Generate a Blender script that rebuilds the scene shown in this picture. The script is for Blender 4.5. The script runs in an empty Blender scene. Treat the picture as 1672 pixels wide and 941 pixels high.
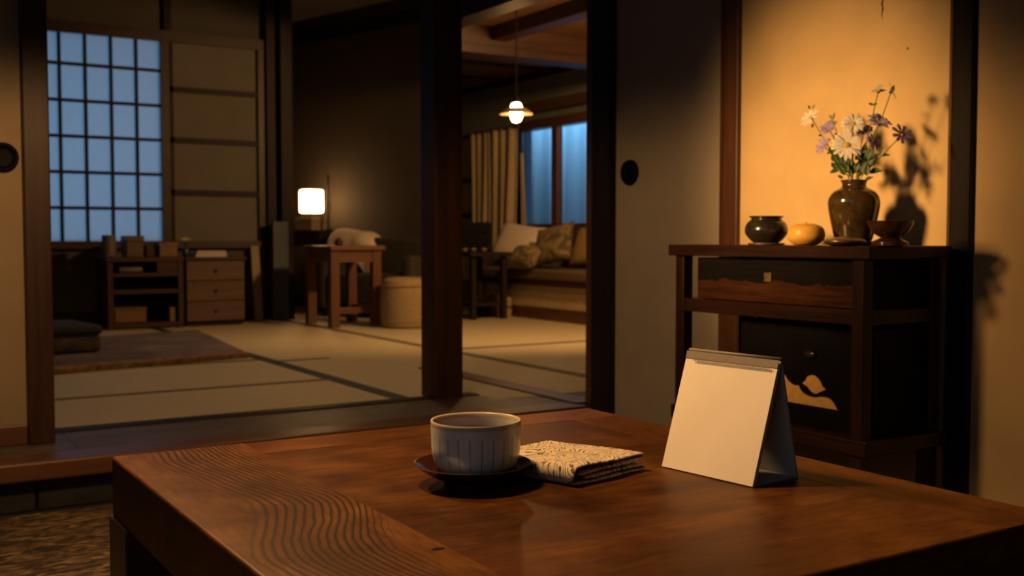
import bpy, bmesh, math, random
from mathutils import Vector, Matrix, Euler
C = bpy.context.scene
COL = C.collection
PI = math.pi
random.seed(7)

# ------------------------------------------------------------------ camera
F_PX, CX, CY, HORIZON = 1760.0, 836.0, 470.5, 388.0
CAM = Vector((0.0, 0.0, 0.74))
YAW = math.radians(32.0)
PITCH = math.atan((CY - HORIZON) / F_PX)
cam_data = bpy.data.cameras.new('camera')
cam = bpy.data.objects.new('camera', cam_data)
COL.objects.link(cam)
cam.location = CAM
cam.rotation_euler = (PI / 2 - PITCH, 0, -YAW)
cam_data.sensor_width = 36.0
cam_data.lens = F_PX / 1672.0 * 36.0
cam_data.clip_start = 0.02
cam_data.dof.use_dof = True
cam_data.dof.focus_distance = 1.45
cam_data.dof.aperture_fstop = 7.2
C.camera = cam
CAMROT = Euler((PI / 2 - PITCH, 0, -YAW)).to_matrix()

# ------------------------------------------------------------------ exposure and lights
C.view_settings.view_transform = 'Standard'
C.view_settings.look = 'None'
C.view_settings.exposure = 0.0
C.view_settings.gamma = 1.0
C.view_settings.use_curve_mapping = False
C.cycles.use_denoising = True
C.cycles.max_bounces = 8
C.cycles.caustics_reflective = False

world = bpy.data.worlds.new('dusk')
C.world = world
world.use_nodes = True
world.node_tree.nodes['Background'].inputs[0].default_value = (0.16, 0.32, 0.6, 1)
world.node_tree.nodes['Background'].inputs[1].default_value = 0.12


def lamp(name, kind, loc, energy, color, target=None, **kw):
    d = bpy.data.lights.new(name, kind)
    d.energy = energy
    d.color = color
    for k, v in kw.items():
        setattr(d, k, v)
    o = bpy.data.objects.new(name, d)
    COL.objects.link(o)
    o.location = loc
    if target is not None:
        o.rotation_euler = (Vector(target) - Vector(loc)).to_track_quat('-Z', 'Y').to_euler()
    return o


WARM = (1.0, 0.60, 0.27)
# spot for an assumed shaded pendant above the low table, out of frame
lamp('assumed_pendant_light', 'SPOT', (0.44, 1.36, 1.48), 52, (1.0, 0.56, 0.23), (0.60, 1.30, 0.45),
     spot_size=math.radians(96), spot_blend=0.35, shadow_soft_size=0.04)
# assumed shaded room lamp hanging higher up to the left, out of frame
lamp('assumed_room_lamp_light', 'SPOT', (0.42, 2.05, 1.36), 50, (1.0, 0.56, 0.22), (0.42, 2.05, 0.0),
     spot_size=math.radians(174), spot_blend=0.2, shadow_soft_size=0.07)
# assumed unseen spot aimed at the alcove from the left side of the room
al = lamp('assumed_alcove_spot', 'SPOT', (0.25, 2.05, 1.25), 185, (1.0, 0.54, 0.20), (2.30, 2.05, 0.88),
          spot_size=math.radians(37), spot_blend=0.95, shadow_soft_size=0.11)
al.scale = (0.86, 1.0, 1.0)
# added warm spot brightening the far room, unseen behind the sliding screen
lamp('far_room_fill', 'SPOT', (3.75, 4.15, 1.95), 190, (1.0, 0.54, 0.20), (4.15, 6.9, 0.75),
     spot_size=math.radians(130), spot_blend=0.6, shadow_soft_size=0.1)
# added unseen warm spot above the frame that lightens the tatami
lamp('tatami_fill', 'SPOT', (2.15, 5.0, 2.52), 50, (1.0, 0.62, 0.30), (2.05, 5.0, 0.14),
     spot_size=math.radians(98), spot_blend=0.8, shadow_soft_size=0.12)
# added bluish fill behind and left of the camera, for an assumed dusk window
lamp('assumed_dusk_fill', 'AREA', (-1.4, 0.3, 1.4), 4.2, (0.66, 0.82, 1.0), (1.2, 1.6, 0.5),
     shape='RECTANGLE', size=2.4, size_y=1.7)
# dusk sky outside the paper window and the far window
lamp('dusk_outside_shoji', 'AREA', (1.2, 8.9, 1.2), 62, (0.27, 0.60, 1.0), (1.2, 7.7, 1.35),
     shape='RECTANGLE', size=3.2, size_y=2.6)
lamp('dusk_outside_window', 'AREA', (5.45, 7.1, 1.95), 24, (0.22, 0.60, 1.0), (5.05, 7.1, 1.55),
     shape='RECTANGLE', size=2.0, size_y=0.3)


# ------------------------------------------------------------------ pixel -> point helpers
def ray(px, py):
    return CAMROT @ Vector(((px - CX) / F_PX, -(py - CY) / F_PX, -1.0))


def PX(px, py, X):
    r = ray(px, py); return CAM + r * (X / r.x)


def PY(px, py, Y):
    r = ray(px, py); return CAM + r * (Y / r.y)


def PZ(px, py, Z):
    r = ray(px, py); return CAM + r * ((Z - CAM.z) / r.z)


FWD = Vector((math.sin(YAW), math.cos(YAW), 0))
RGT = Vector((math.cos(YAW), -math.sin(YAW), 0))


def PD(px, py, d):
    r = ray(px, py); return CAM + r * (d / r.dot(FWD))


# ------------------------------------------------------------------ materials
class NT:
    def __init__(self, name):
        self.m = bpy.data.materials.new(name)
        self.m.use_nodes = True
        self.t = self.m.node_tree
        self.b = self.t.nodes['Principled BSDF']

    def n(self, kind, **kw):
        nd = self.t.nodes.new(kind)
        for k, v in kw.items():
            if k.startswith('i_'):
                key = k[2:]
                key = int(key) if key.isdigit() else key.replace('_', ' ')
                self.set(nd, key, v)
            else:
                setattr(nd, k, v)
        return nd

    def set(self, nd, key, v):
        s = nd.inputs[key]
        if isinstance(v, bpy.types.NodeSocket):
            self.t.links.new(v, s)
        else:
            s.default_value = v

    def p(self, **kw):
        for k, v in kw.items():
            key = k.replace('_', ' ')
            if isinstance(v, tuple) and len(v) == 3:
                v = (*v, 1)
            self.set(self.b, key, v)

    def coord(self, scale=(1, 1, 1), rot=(0, 0, 0), loc=(0, 0, 0)):
        tc = self.n('ShaderNodeTexCoord')
        mp = self.n('ShaderNodeMapping', i_Vector=tc.outputs['Object'])
        mp.inputs['Scale'].default_value = scale
        mp.inputs['Rotation'].default_value = rot
        mp.inputs['Location'].default_value = loc
        return mp.outputs[0]

    def noise(self, vec, scale, detail=4, rough=0.6, dist=0):
        return self.n('ShaderNodeTexNoise', i_Vector=vec, i_Scale=scale, i_Detail=detail,
                      i_Roughness=rough, i_Distortion=dist).outputs['Fac']

    def ramp(self, fac, stops):
        r = self.n('ShaderNodeValToRGB', i_Fac=fac)
        e = r.color_ramp.elements
        while len(e) < len(stops):
            e.new(0.5)
        for el, (p, c) in zip(e, stops):
            el.position = p
            el.color = (*c, 1) if len(c) == 3 else c
        return r.outputs['Color']

    def math(self, op, a, b=0.0, c=None):
        nd = self.n('ShaderNodeMath', operation=op)
        self.set(nd, 0, a); self.set(nd, 1, b)
        if c is not None:
            self.set(nd, 2, c)
        return nd.outputs[0]

    def mix(self, fac, a, b, mode='MIX'):
        nd = self.n('ShaderNodeMix', data_type='RGBA', blend_type=mode)
        a = (*a, 1) if isinstance(a, tuple) and len(a) == 3 else a
        b = (*b, 1) if isinstance(b, tuple) and len(b) == 3 else b
        self.set(nd, 0, fac); self.set(nd, 6, a); self.set(nd, 7, b)
        return nd.outputs[2]

    def xyz(self, vec):
        s = self.n('ShaderNodeSeparateXYZ', i_Vector=vec)
        return s.outputs[0], s.outputs[1], s.outputs[2]

    def bump(self, h, strength=0.2, dist=0.002):
        self.set(self.b, 'Normal', self.n('ShaderNodeBump', i_Height=h, i_Strength=strength,
                                          i_Distance=dist).outputs[0])


def plain(name, col, rough=0.6, var=0.15, scale=30, metal=0.0, bump=0.0, coat=0.0, spec=0.5):
    t = NT(name)
    v = t.coord()
    f = t.noise(v, scale, 5)
    lo = tuple(c * (1 - var) for c in col)
    hi = tuple(min(1, c * (1 + var)) for c in col)
    t.p(Base_Color=t.ramp(f, [(0.3, lo), (0.7, hi)]), Roughness=rough, Metallic=metal, Coat_Weight=coat)
    t.set(t.b, 'Specular IOR Level', spec)
    if bump:
        t.bump(t.noise(v, scale * 4, 4), bump, 0.002)
    return t.m


def wood(name, dark, light, axis='Y', scale=14, rough=0.38, coat=0.0, stretch=0.06, spec=0.5, bump=0.12):
    t = NT(name)
    s = {'X': (stretch, 1, 1), 'Y': (1, stretch, 1), 'Z': (1, 1, stretch)}[axis]
    v = t.coord(scale=s)
    big = t.noise(v, scale, 6, 0.62, 0.6)
    fine = t.noise(v, scale * 9, 3, 0.7)
    f = t.math('ADD', t.math('MULTIPLY', big, 0.72), t.math('MULTIPLY', fine, 0.28))
    mid = tuple((a + b) / 2 for a, b in zip(dark, light))
    t.p(Base_Color=t.ramp(f, [(0.34, dark), (0.5, mid), (0.66, light)]), Roughness=rough, Coat_Weight=coat,
        Coat_Roughness=0.2)
    t.set(t.b, 'Specular IOR Level', spec)
    t.bump(fine, bump, 0.001)
    return t.m


M = {}
for ax in 'XYZ':
    M['post' + ax] = wood('dark_post_wood_' + ax, (0.018, 0.008, 0.005), (0.06, 0.024, 0.012), ax, 18, 0.45, spec=0.25)
    M['brown' + ax] = wood('brown_wood_' + ax, (0.05, 0.019, 0.009), (0.135, 0.055, 0.024), ax, 18, 0.4)
    M['sepia' + ax] = wood('sepia_wood_' + ax, (0.016, 0.006, 0.0035), (0.052, 0.021, 0.010), ax, 18, 0.45, spec=0.3)
    M['case' + ax] = wood('rosewood_' + ax, (0.006, 0.0022, 0.0014), (0.034, 0.0125, 0.0065), ax, 24, 0.34, spec=0.3)
    M['walnut' + ax] = wood('walnut_' + ax, (0.035, 0.017, 0.008), (0.105, 0.052, 0.023), ax, 12, 0.5)
    M['red' + ax] = wood('reddish_wood_' + ax, (0.06, 0.021, 0.009), (0.14, 0.05, 0.021), ax, 14, 0.42)
    M['ceil' + ax] = wood('ceiling_board_' + ax, (0.11, 0.052, 0.018), (0.19, 0.092, 0.032), ax, 8, 0.6)
    M['black' + ax] = wood('blackened_wood_' + ax, (0.010, 0.007, 0.006), (0.026, 0.018, 0.014), ax, 18, 0.5, spec=0.12)

M['lacquer'] = plain('black_lacquer', (0.006, 0.0055, 0.0055), 0.42, 0.2, 20, spec=0.06)
M['iron'] = plain('dark_iron', (0.005, 0.005, 0.0055), 0.55, 0.2, 60, metal=0.0, spec=0.06)
M['brass'] = plain('aged_brass', (0.36, 0.26, 0.13), 0.3, 0.25, 60, metal=0.8)
M['gold'] = plain('gold_leaf', (0.62, 0.36, 0.10), 0.5, 0.12, 60, metal=0.0)


def mat_fusuma(name, col):
    t = NT(name)
    v = t.coord()
    f = t.noise(v, 5, 6, 0.6)
    g = t.noise(v, 220, 3, 0.7)
    c = t.ramp(f, [(0.3, tuple(x * 0.88 for x in col)), (0.7, tuple(x * 1.08 for x in col))])
    c = t.mix(t.math('MULTIPLY', g, 0.25), c, tuple(x * 0.7 for x in col))
    t.p(Base_Color=c, Roughness=0.85)
    t.bump(g, 0.15, 0.001)
    return t.m


M['fusuma'] = mat_fusuma('sliding_screen_paper', (0.33, 0.275, 0.21))
M['fusumaL'] = mat_fusuma('left_screen_paper', (0.27, 0.195, 0.115))
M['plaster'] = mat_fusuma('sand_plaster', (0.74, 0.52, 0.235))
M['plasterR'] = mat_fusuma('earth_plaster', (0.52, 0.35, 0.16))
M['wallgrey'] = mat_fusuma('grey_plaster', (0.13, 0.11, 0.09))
M['sidewall'] = mat_fusuma('dark_earth_plaster', (0.050, 0.034, 0.020))  # even dark brown tone for the side wall
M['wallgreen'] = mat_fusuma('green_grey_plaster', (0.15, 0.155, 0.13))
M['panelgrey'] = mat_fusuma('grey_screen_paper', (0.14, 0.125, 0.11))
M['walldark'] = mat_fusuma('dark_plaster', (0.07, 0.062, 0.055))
M['plain_ceiling'] = mat_fusuma('dim_ceiling_paint', (0.12, 0.10, 0.08))


def mat_tatami():
    t = NT('tatami_straw')
    v = t.coord()
    x, y, z = t.xyz(v)
    w = t.math('SINE', t.math('MULTIPLY', x, 900.0))
    w2 = t.math('SINE', t.math('MULTIPLY', y, 260.0))
    g = t.noise(t.coord(scale=(1, 6, 1)), 24, 5, 0.65)
    c = t.ramp(g, [(0.3, (0.38, 0.31, 0.19)), (0.7, (0.54, 0.45, 0.28))])
    c = t.mix(t.math('MULTIPLY_ADD', w, 0.08, 0.1), c, (0.18, 0.13, 0.06))
    t.p(Base_Color=c, Roughness=0.62)
    t.bump(t.math('ADD', w, t.math('MULTIPLY', w2, 0.6)), 0.12, 0.0008)
    return t.m


M['tatami'] = mat_tatami()
M['heri'] = plain('dark_blue_border_cloth', (0.022, 0.026, 0.034), 0.8, 0.3, 90)
M['heri2'] = plain('olive_border_cloth', (0.12, 0.095, 0.05), 0.8, 0.3, 90)


def mat_stone():
    t = NT('dark_stone')
    v = t.coord()
    f = t.noise(v, 9, 7, 0.7, 0.4)
    t.p(Base_Color=t.ramp(f, [(0.3, (0.006, 0.006, 0.006)), (0.7, (0.020, 0.019, 0.017))]), Roughness=0.6)
    t.bump(f, 0.4, 0.01)
    return t.m


M['stone'] = mat_stone()


def mat_hall():
    t = NT('worn_hall_boards')
    v = t.coord(scale=(0.12, 1, 1))
    f = t.noise(v, 16, 6, 0.65, 0.4)
    pt = t.noise(t.coord(), 4.5, 3, 0.6)
    x, y, z = t.xyz(t.coord())
    j = t.math('LESS_THAN', t.math('ABSOLUTE', t.math('SUBTRACT', t.math('FRACT', t.math('MULTIPLY', x, 2.1)), 0.5)), 0.006)
    c = t.ramp(f, [(0.3, (0.045, 0.032, 0.026)), (0.7, (0.115, 0.085, 0.066))])
    c = t.mix(j, c, (0.012, 0.01, 0.008))
    t.p(Base_Color=c, Roughness=t.math('MULTIPLY_ADD', pt, 0.30, 0.34))
    t.bump(f, 0.1, 0.001)
    return t.m


M['hall'] = mat_hall()


def mat_woven():
    t = NT('woven_brown_wool')
    v = t.coord(scale=(0.55, 1.5, 1), rot=(0, 0, 0.25))
    f = t.noise(v, 27, 3, 0.55, 1.8)
    g = t.noise(t.coord(), 6, 3)
    c = t.ramp(f, [(0.40, (0.012, 0.007, 0.004)), (0.5, (0.07, 0.042, 0.020)), (0.62, (0.25, 0.155, 0.07))])
    c = t.mix(t.math('MULTIPLY', g, 0.5), c, (0.04, 0.022, 0.01))
    t.p(Base_Color=c, Roughness=0.9)
    t.bump(f, 0.9, 0.008)
    return t.m


M['woven'] = mat_woven()


def mat_table(kind):
    """Oiled chestnut: 'figured' carries wavy cathedral rings, others run straight along X or Y."""
    t = NT('chestnut_' + kind)
    ax = {'figured': 'Y', 'alongX': 'X', 'alongY': 'Y', 'panel': 'X'}[kind]
    s = {'X': (0.16, 1, 1), 'Y': (1, 0.16, 1)}[ax]
    v = t.coord(scale=s)
    big = t.noise(v, 9, 6, 0.62, 0.5)
    fine = t.noise(v, 130, 3, 0.7)
    mott = t.noise(t.coord(), 11, 5, 0.6)
    f = t.math('ADD', t.math('MULTIPLY', big, 0.4), t.math('ADD', t.math('MULTIPLY', fine, 0.25), t.math('MULTIPLY', mott, 0.35)))
    if kind == 'panel':
        st = [(0.36, (0.015, 0.0042, 0.0012)), (0.5, (0.054, 0.0175, 0.0040)), (0.64, (0.125, 0.046, 0.0090))]
    else:
        st = [(0.36, (0.022, 0.0065, 0.0018)), (0.5, (0.070, 0.0235, 0.0050)), (0.64, (0.150, 0.056, 0.0110))]
    c = t.ramp(f, st)
    if kind == 'figured':
        x, y, z = t.xyz(t.coord())
        wob = t.noise(t.coord(scale=(0.7, 1.0, 0)), 2.5, 1, 0.4)
        wob2 = t.noise(t.coord(scale=(1, 1, 0)), 16, 2, 0.5)
        xx = t.math('ADD', x, t.math('ADD', t.math('MULTIPLY_ADD', wob, 0.20, -0.10), t.math('MULTIPLY_ADD', wob2, 0.009, -0.0045)))
        # rings tighten towards the inner edge, as in a flat sawn board
        ph = t.math('MULTIPLY', t.math('POWER', t.math('MAXIMUM', t.math('ADD', xx, 0.02), 0.0), 1.55), 1550.0)
        band = t.math('SINE', ph)
        line = t.ramp(band, [(0.05, (0, 0, 0)), (0.65, (1, 1, 1))])
        # the rings fill a strip of the board's own width, as sawn
        mk = t.ramp(t.math('ABSOLUTE', t.math('MULTIPLY_ADD', xx, 13.0, -1.45)), [(0.60, (1, 1, 1)), (0.98, (0, 0, 0))])
        thin = t.ramp(t.math('SINE', t.math('MULTIPLY', xx, 1900.0)), [(0.2, (0, 0, 0)), (0.9, (1, 1, 1))])
        c = t.mix(t.math('MULTIPLY', thin, 0.30), c, (0.03, 0.012, 0.006))
        c = t.mix(t.math('MULTIPLY', t.math('MULTIPLY', line, mk), 0.95), c, (0.009, 0.005, 0.004))
    pores = t.ramp(fine, [(0.30, (1, 1, 1)), (0.42, (0, 0, 0))])
    c = t.mix(t.math('MULTIPLY', pores, 0.45), c, (0.03, 0.012, 0.006))
    t.p(Base_Color=c, Roughness=t.math('MULTIPLY_ADD', mott, 0.20, 0.34))
    t.set(t.b, 'Specular IOR Level', 0.13)
    t.set(t.b, 'Specular Tint', (1.0, 0.55, 0.28, 1))
    t.bump(t.math('ADD', fine, t.math('MULTIPLY', big, 0.4)), 0.12, 0.001)
    return t.m


M['tfig'] = mat_table('figured')
M['tx'] = mat_table('alongX')
M['ty'] = mat_table('alongY')
M['tpanel'] = mat_table('panel')
M['tside'] = wood('table_edge_wood', (0.020, 0.009, 0.006), (0.060, 0.026, 0.015), 'Y', 16, 0.32)
M['tleg'] = wood('table_leg_wood', (0.020, 0.009, 0.006), (0.060, 0.026, 0.015), 'Z', 16, 0.35)


def mat_cup():
    t = NT('celadon_glaze')
    v = t.coord()
    x, y, z = t.xyz(v)
    a = t.math('ARCTAN2', y, x)
    fr = t.math('ABSOLUTE', t.math('SUBTRACT', t.math('FRACT', t.math('MULTIPLY', a, 24 / (2 * PI))), 0.5))
    wob = t.noise(v, 60, 3)
    line = t.ramp(t.math('ADD', fr, t.math('MULTIPLY_ADD', wob, 0.05, -0.025)), [(0.02, (1, 1, 1)), (0.07, (0, 0, 0))])
    zin = t.ramp(t.math('MULTIPLY', z, 16.0), [(0.10, (0, 0, 0)), (0.2, (1, 1, 1)), (0.74, (1, 1, 1)), (0.80, (0, 0, 0))])
    outer = t.math('GREATER_THAN', t.math('ADD', t.math('MULTIPLY', x, x), t.math('MULTIPLY', y, y)), 0.0)
    g = t.noise(v, 40, 5)
    c = t.ramp(g, [(0.3, (0.52, 0.56, 0.47)), (0.7, (0.64, 0.67, 0.57))])
    c = t.mix(t.math('MULTIPLY', t.math('MULTIPLY', line, zin), 0.72), c, (0.07, 0.085, 0.09))
    rim = t.ramp(t.math('MULTIPLY', z, 16.0), [(0.90, (0, 0, 0)), (0.955, (1, 1, 1))])
    c = t.mix(t.math('MULTIPLY', rim, 0.7), c, (0.40, 0.27, 0.14))
    t.p(Base_Color=c, Roughness=0.24)
    return t.m


M['cup'] = mat_cup()


def mat_tea():
    t = NT('brewed_tea')
    t.p(Base_Color=(0.075, 0.022, 0.005), Roughness=0.04)
    return t.m


M['tea'] = mat_tea()
M['urushi'] = plain('dark_red_lacquer', (0.030, 0.009, 0.005), 0.24, 0.2, 12)


def mat_napkin():
    t = NT('patterned_cotton')
    v = t.coord()
    w = t.noise(v, 14, 2, 0.5, 0.8)
    u = t.noise(t.coord(loc=(3, 1, 2)), 55, 2, 0.5, 0.4)
    s = t.math('SINE', t.math('ADD', t.math('MULTIPLY', w, 165.0), t.math('MULTIPLY', u, 7.0)))
    line = t.ramp(s, [(0.42, (0, 0, 0)), (0.80, (1, 1, 1))])
    brk = t.ramp(t.noise(t.coord(loc=(1, 5, 2)), 150, 2), [(0.40, (0, 0, 0)), (0.48, (1, 1, 1))])
    weave = t.noise(v, 900, 2)
    c = t.mix(t.math('MULTIPLY', line, brk), (0.52, 0.42, 0.285), (0.06, 0.048, 0.044))
    t.p(Base_Color=c, Roughness=0.9)
    t.bump(t.math('ADD', weave, t.math('MULTIPLY', line, 0.6)), 0.35, 0.0012)
    return t.m


M['napkin'] = mat_napkin()
M['card'] = plain('cream_card', (0.74, 0.655, 0.51), 0.75, 0.04, 12)
M['cardgrey'] = plain('grey_card', (0.33, 0.34, 0.35), 0.75, 0.06, 12)
M['binding'] = plain('taupe_binding', (0.17, 0.135, 0.10), 0.6, 0.1, 60)
M['hole'] = plain('dark_punched_hole', (0.03, 0.024, 0.02), 0.8, 0.1, 60)


def mat_glaze(name, dark, mid, light, rough=0.16, scale=22):
    t = NT(name)
    v = t.coord()
    f = t.noise(v, scale, 6, 0.7, 0.6)
    sp = t.noise(v, 260, 2)
    c = t.ramp(f, [(0.32, dark), (0.5, mid), (0.72, light)])
    c = t.mix(t.math('MULTIPLY', t.ramp(sp, [(0.62, (0, 0, 0)), (0.70, (1, 1, 1))]), 0.35), c, tuple(min(1, x * 1.8) for x in light))
    t.p(Base_Color=c, Roughness=rough, Coat_Weight=0.4)
    return t.m


M['vase'] = mat_glaze('olive_iron_glaze', (0.024, 0.014, 0.004), (0.055, 0.034, 0.010), (0.105, 0.066, 0.022))
M['pot'] = mat_glaze('black_bronze_glaze', (0.012, 0.010, 0.008), (0.025, 0.020, 0.013), (0.05, 0.036, 0.02), 0.2)
M['bowl'] = mat_glaze('copper_brown_glaze', (0.03, 0.011, 0.005), (0.055, 0.022, 0.009), (0.09, 0.04, 0.016), 0.2)


def mat_mandarin():
    t = NT('mandarin_peel')
    v = t.coord()
    f = t.noise(v, 30, 4)
    p = t.n('ShaderNodeTexVoronoi', i_Vector=v, i_Scale=420.0).outputs['Distance']
    t.p(Base_Color=t.ramp(f, [(0.3, (0.74, 0.38, 0.055)), (0.7, (0.86, 0.50, 0.10))]), Roughness=0.38)
    t.set(t.b, 'Subsurface Weight', 0.08)
    t.bump(p, 0.2, 0.001)
    return t.m


M['mandarin'] = mat_mandarin()
M['green'] = plain('leaf_green', (0.030, 0.066, 0.016), 0.5, 0.35, 60)
M['stem'] = plain('stem_green', (0.13, 0.17, 0.05), 0.5, 0.25, 60)
M['bud'] = plain('bud_green', (0.22, 0.24, 0.08), 0.5, 0.25, 60)


def mat_petal(name, col, tip):
    t = NT(name)
    v = t.coord()
    f = t.noise(v, 90, 3)
    t.p(Base_Color=t.ramp(f, [(0.35, col), (0.65, tip)]), Roughness=0.6)
    t.set(t.b, 'Subsurface Weight', 0.1)
    return t.m


M['white_petal'] = mat_petal('white_petal', (0.80, 0.74, 0.62), (0.86, 0.81, 0.70))
M['cream_petal'] = mat_petal('cream_petal', (0.62, 0.56, 0.42), (0.72, 0.66, 0.50))
M['purple_petal'] = mat_petal('purple_petal', (0.27, 0.20, 0.45), (0.42, 0.32, 0.58))
M['lilac_petal'] = mat_petal('lilac_petal', (0.42, 0.33, 0.55), (0.55, 0.45, 0.62))
M['pollen'] = plain('yellow_pollen', (0.62, 0.40, 0.05), 0.8, 0.3, 300, bump=0.4)


def mat_emit(name, col, strength, base=(0.8, 0.7, 0.5)):
    t = NT(name)
    t.p(Base_Color=base, Emission_Color=col, Emission_Strength=strength, Roughness=0.5)
    return t.m


M['lantern'] = mat_emit('glowing_lantern_paper', (1.0, 0.58, 0.24), 16.0)
M['bulb'] = mat_emit('glowing_bulb', (1.0, 0.52, 0.19), 130.0)
M['milk'] = plain('milk_glass_shade', (0.14, 0.11, 0.07), 0.4, 0.05, 20)


def mat_translucent(name, col, mixf=0.6):
    t = NT(name)
    f = t.noise(t.coord(), 40, 4)
    c = t.ramp(f, [(0.3, tuple(x * 0.92 for x in col)), (0.7, col)])
    d = t.n('ShaderNodeBsdfDiffuse', i_Color=c)
    tr = t.n('ShaderNodeBsdfTranslucent', i_Color=c)
    mx = t.n('ShaderNodeMixShader', i_0=mixf)
    t.t.links.new(d.outputs[0], mx.inputs[1]); t.t.links.new(tr.outputs[0], mx.inputs[2])
    out = t.t.nodes['Material Output']
    t.t.links.new(mx.outputs[0], out.inputs[0])
    return t.m


M['shoji'] = mat_translucent('shoji_paper', (0.62, 0.64, 0.66), 0.7)
M['sheer'] = mat_translucent('sheer_curtain', (0.6, 0.62, 0.64), 0.75)


def mat_glass():
    t = NT('window_glass')
    t.p(Base_Color=(0.95, 0.97, 1.0), Roughness=0.02, IOR=1.45, Transmission_Weight=1.0)
    return t.m


M['glass'] = mat_glass()
M['linen'] = plain('beige_linen', (0.46, 0.35, 0.20), 0.9, 0.12, 30, bump=0.3)
M['pouf'] = plain('tan_woven_pouf', (0.27, 0.19, 0.10), 0.9, 0.2, 60, bump=0.5)
M['whitecloth'] = plain('white_cotton', (0.72, 0.60, 0.48), 0.9, 0.06, 30, bump=0.2)
M['upholst'] = plain('dark_brown_upholstery', (0.035, 0.027, 0.022), 0.85, 0.25, 40, bump=0.3)
M['seatcloth'] = plain('brown_bench_cloth', (0.105, 0.062, 0.035), 0.8, 0.2, 40, bump=0.3)
M['blackbox'] = plain('black_casing', (0.004, 0.004, 0.004), 0.6, 0.1, 40, spec=0.1)
M['paperbox'] = plain('kraft_paper', (0.17, 0.098, 0.045), 0.75, 0.12, 30)
M['greybox'] = plain('dim_grey_tin', (0.09, 0.075, 0.06), 0.5, 0.15, 30)
M['bookpaper'] = plain('pale_paper', (0.55, 0.45, 0.40), 0.8, 0.08, 40)
M['wicker'] = plain('wicker', (0.14, 0.075, 0.035), 0.8, 0.4, 90, bump=0.6)
M['paleboard'] = plain('pale_board', (0.26, 0.19, 0.125), 0.7, 0.1, 20)
M['greyscreen'] = plain('slate_board', (0.05, 0.056, 0.062), 0.6, 0.1, 20)
M['greenjar'] = plain('dark_green_glass', (0.02, 0.04, 0.025), 0.25, 0.1, 20)
M['yellowbloom'] = plain('pale_yellow_bloom', (0.50, 0.45, 0.20), 0.8, 0.2, 120)


def mat_leafprint():
    t = NT('leaf_print_cloth')
    v = t.coord()
    f = t.noise(v, 11, 3, 0.5, 1.2)
    t.p(Base_Color=t.ramp(f, [(0.40, (0.065, 0.045, 0.022)), (0.55, (0.20, 0.14, 0.065))]), Roughness=0.9)
    return t.m


M['leafprint'] = mat_leafprint()
M['mustard'] = plain('ochre_cushion_cloth', (0.30, 0.19, 0.07), 0.9, 0.15, 40)


def mat_rug():
    t = NT('plum_wool_rug')
    v = t.coord()
    f = t.noise(v, 3.2, 4, 0.6, 0.8)
    g = t.noise(v, 70, 3)
    c = t.ramp(f, [(0.3, (0.075, 0.050, 0.050)), (0.55, (0.15, 0.108, 0.108)), (0.75, (0.22, 0.175, 0.175))])
    c = t.mix(t.math('MULTIPLY', g, 0.4), c, (0.04, 0.025, 0.02))
    t.p(Base_Color=c, Roughness=0.95)
    t.bump(g, 0.6, 0.006)
    return t.m


M['rug'] = mat_rug()
M['rugfringe'] = plain('brown_rug_hem', (0.20, 0.11, 0.055), 0.95, 0.6, 28)
M['zabuton'] = plain('indigo_black_cushion', (0.016, 0.017, 0.019), 0.85, 0.4, 30, bump=0.3)
M['zabutonedge'] = plain('patterned_cushion_band', (0.055, 0.034, 0.02), 0.85, 0.7, 22, bump=0.3)


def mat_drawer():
    """Black lacquer tone above an uneven brown wood band along the lower edge."""
    t = NT('two_tone_drawer_front')
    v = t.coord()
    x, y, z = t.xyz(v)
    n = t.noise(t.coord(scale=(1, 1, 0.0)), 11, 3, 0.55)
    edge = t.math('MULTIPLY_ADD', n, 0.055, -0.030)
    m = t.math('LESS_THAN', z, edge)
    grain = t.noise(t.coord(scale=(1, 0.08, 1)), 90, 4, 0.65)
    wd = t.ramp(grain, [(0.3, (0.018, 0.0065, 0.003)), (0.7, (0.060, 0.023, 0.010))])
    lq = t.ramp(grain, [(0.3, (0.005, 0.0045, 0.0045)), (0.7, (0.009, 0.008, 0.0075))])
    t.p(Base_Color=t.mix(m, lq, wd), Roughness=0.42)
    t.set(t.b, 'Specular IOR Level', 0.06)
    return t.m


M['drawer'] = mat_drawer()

# ------------------------------------------------------------------ building helpers
MATW = {}


def frame_of(o):
    return MATW.get(o.name, Matrix.Identity(4))


def props(o, label=None, cat=None, group=None, kind=None):
    if label: o['label'] = label
    if cat: o['category'] = cat
    if group: o['group'] = group
    if kind: o['kind'] = kind
    return o


def thing(name, label, cat, loc, rotz=0.0, group=None):
    o = bpy.data.objects.new(name, None)
    COL.objects.link(o)
    o.empty_display_size = 0.05
    o.location = loc
    o.rotation_euler = (0, 0, rotz)
    MATW[o.name] = Matrix.Translation(Vector(loc)) @ Matrix.Rotation(rotz, 4, 'Z')
    return props(o, label, cat, group)


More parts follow.
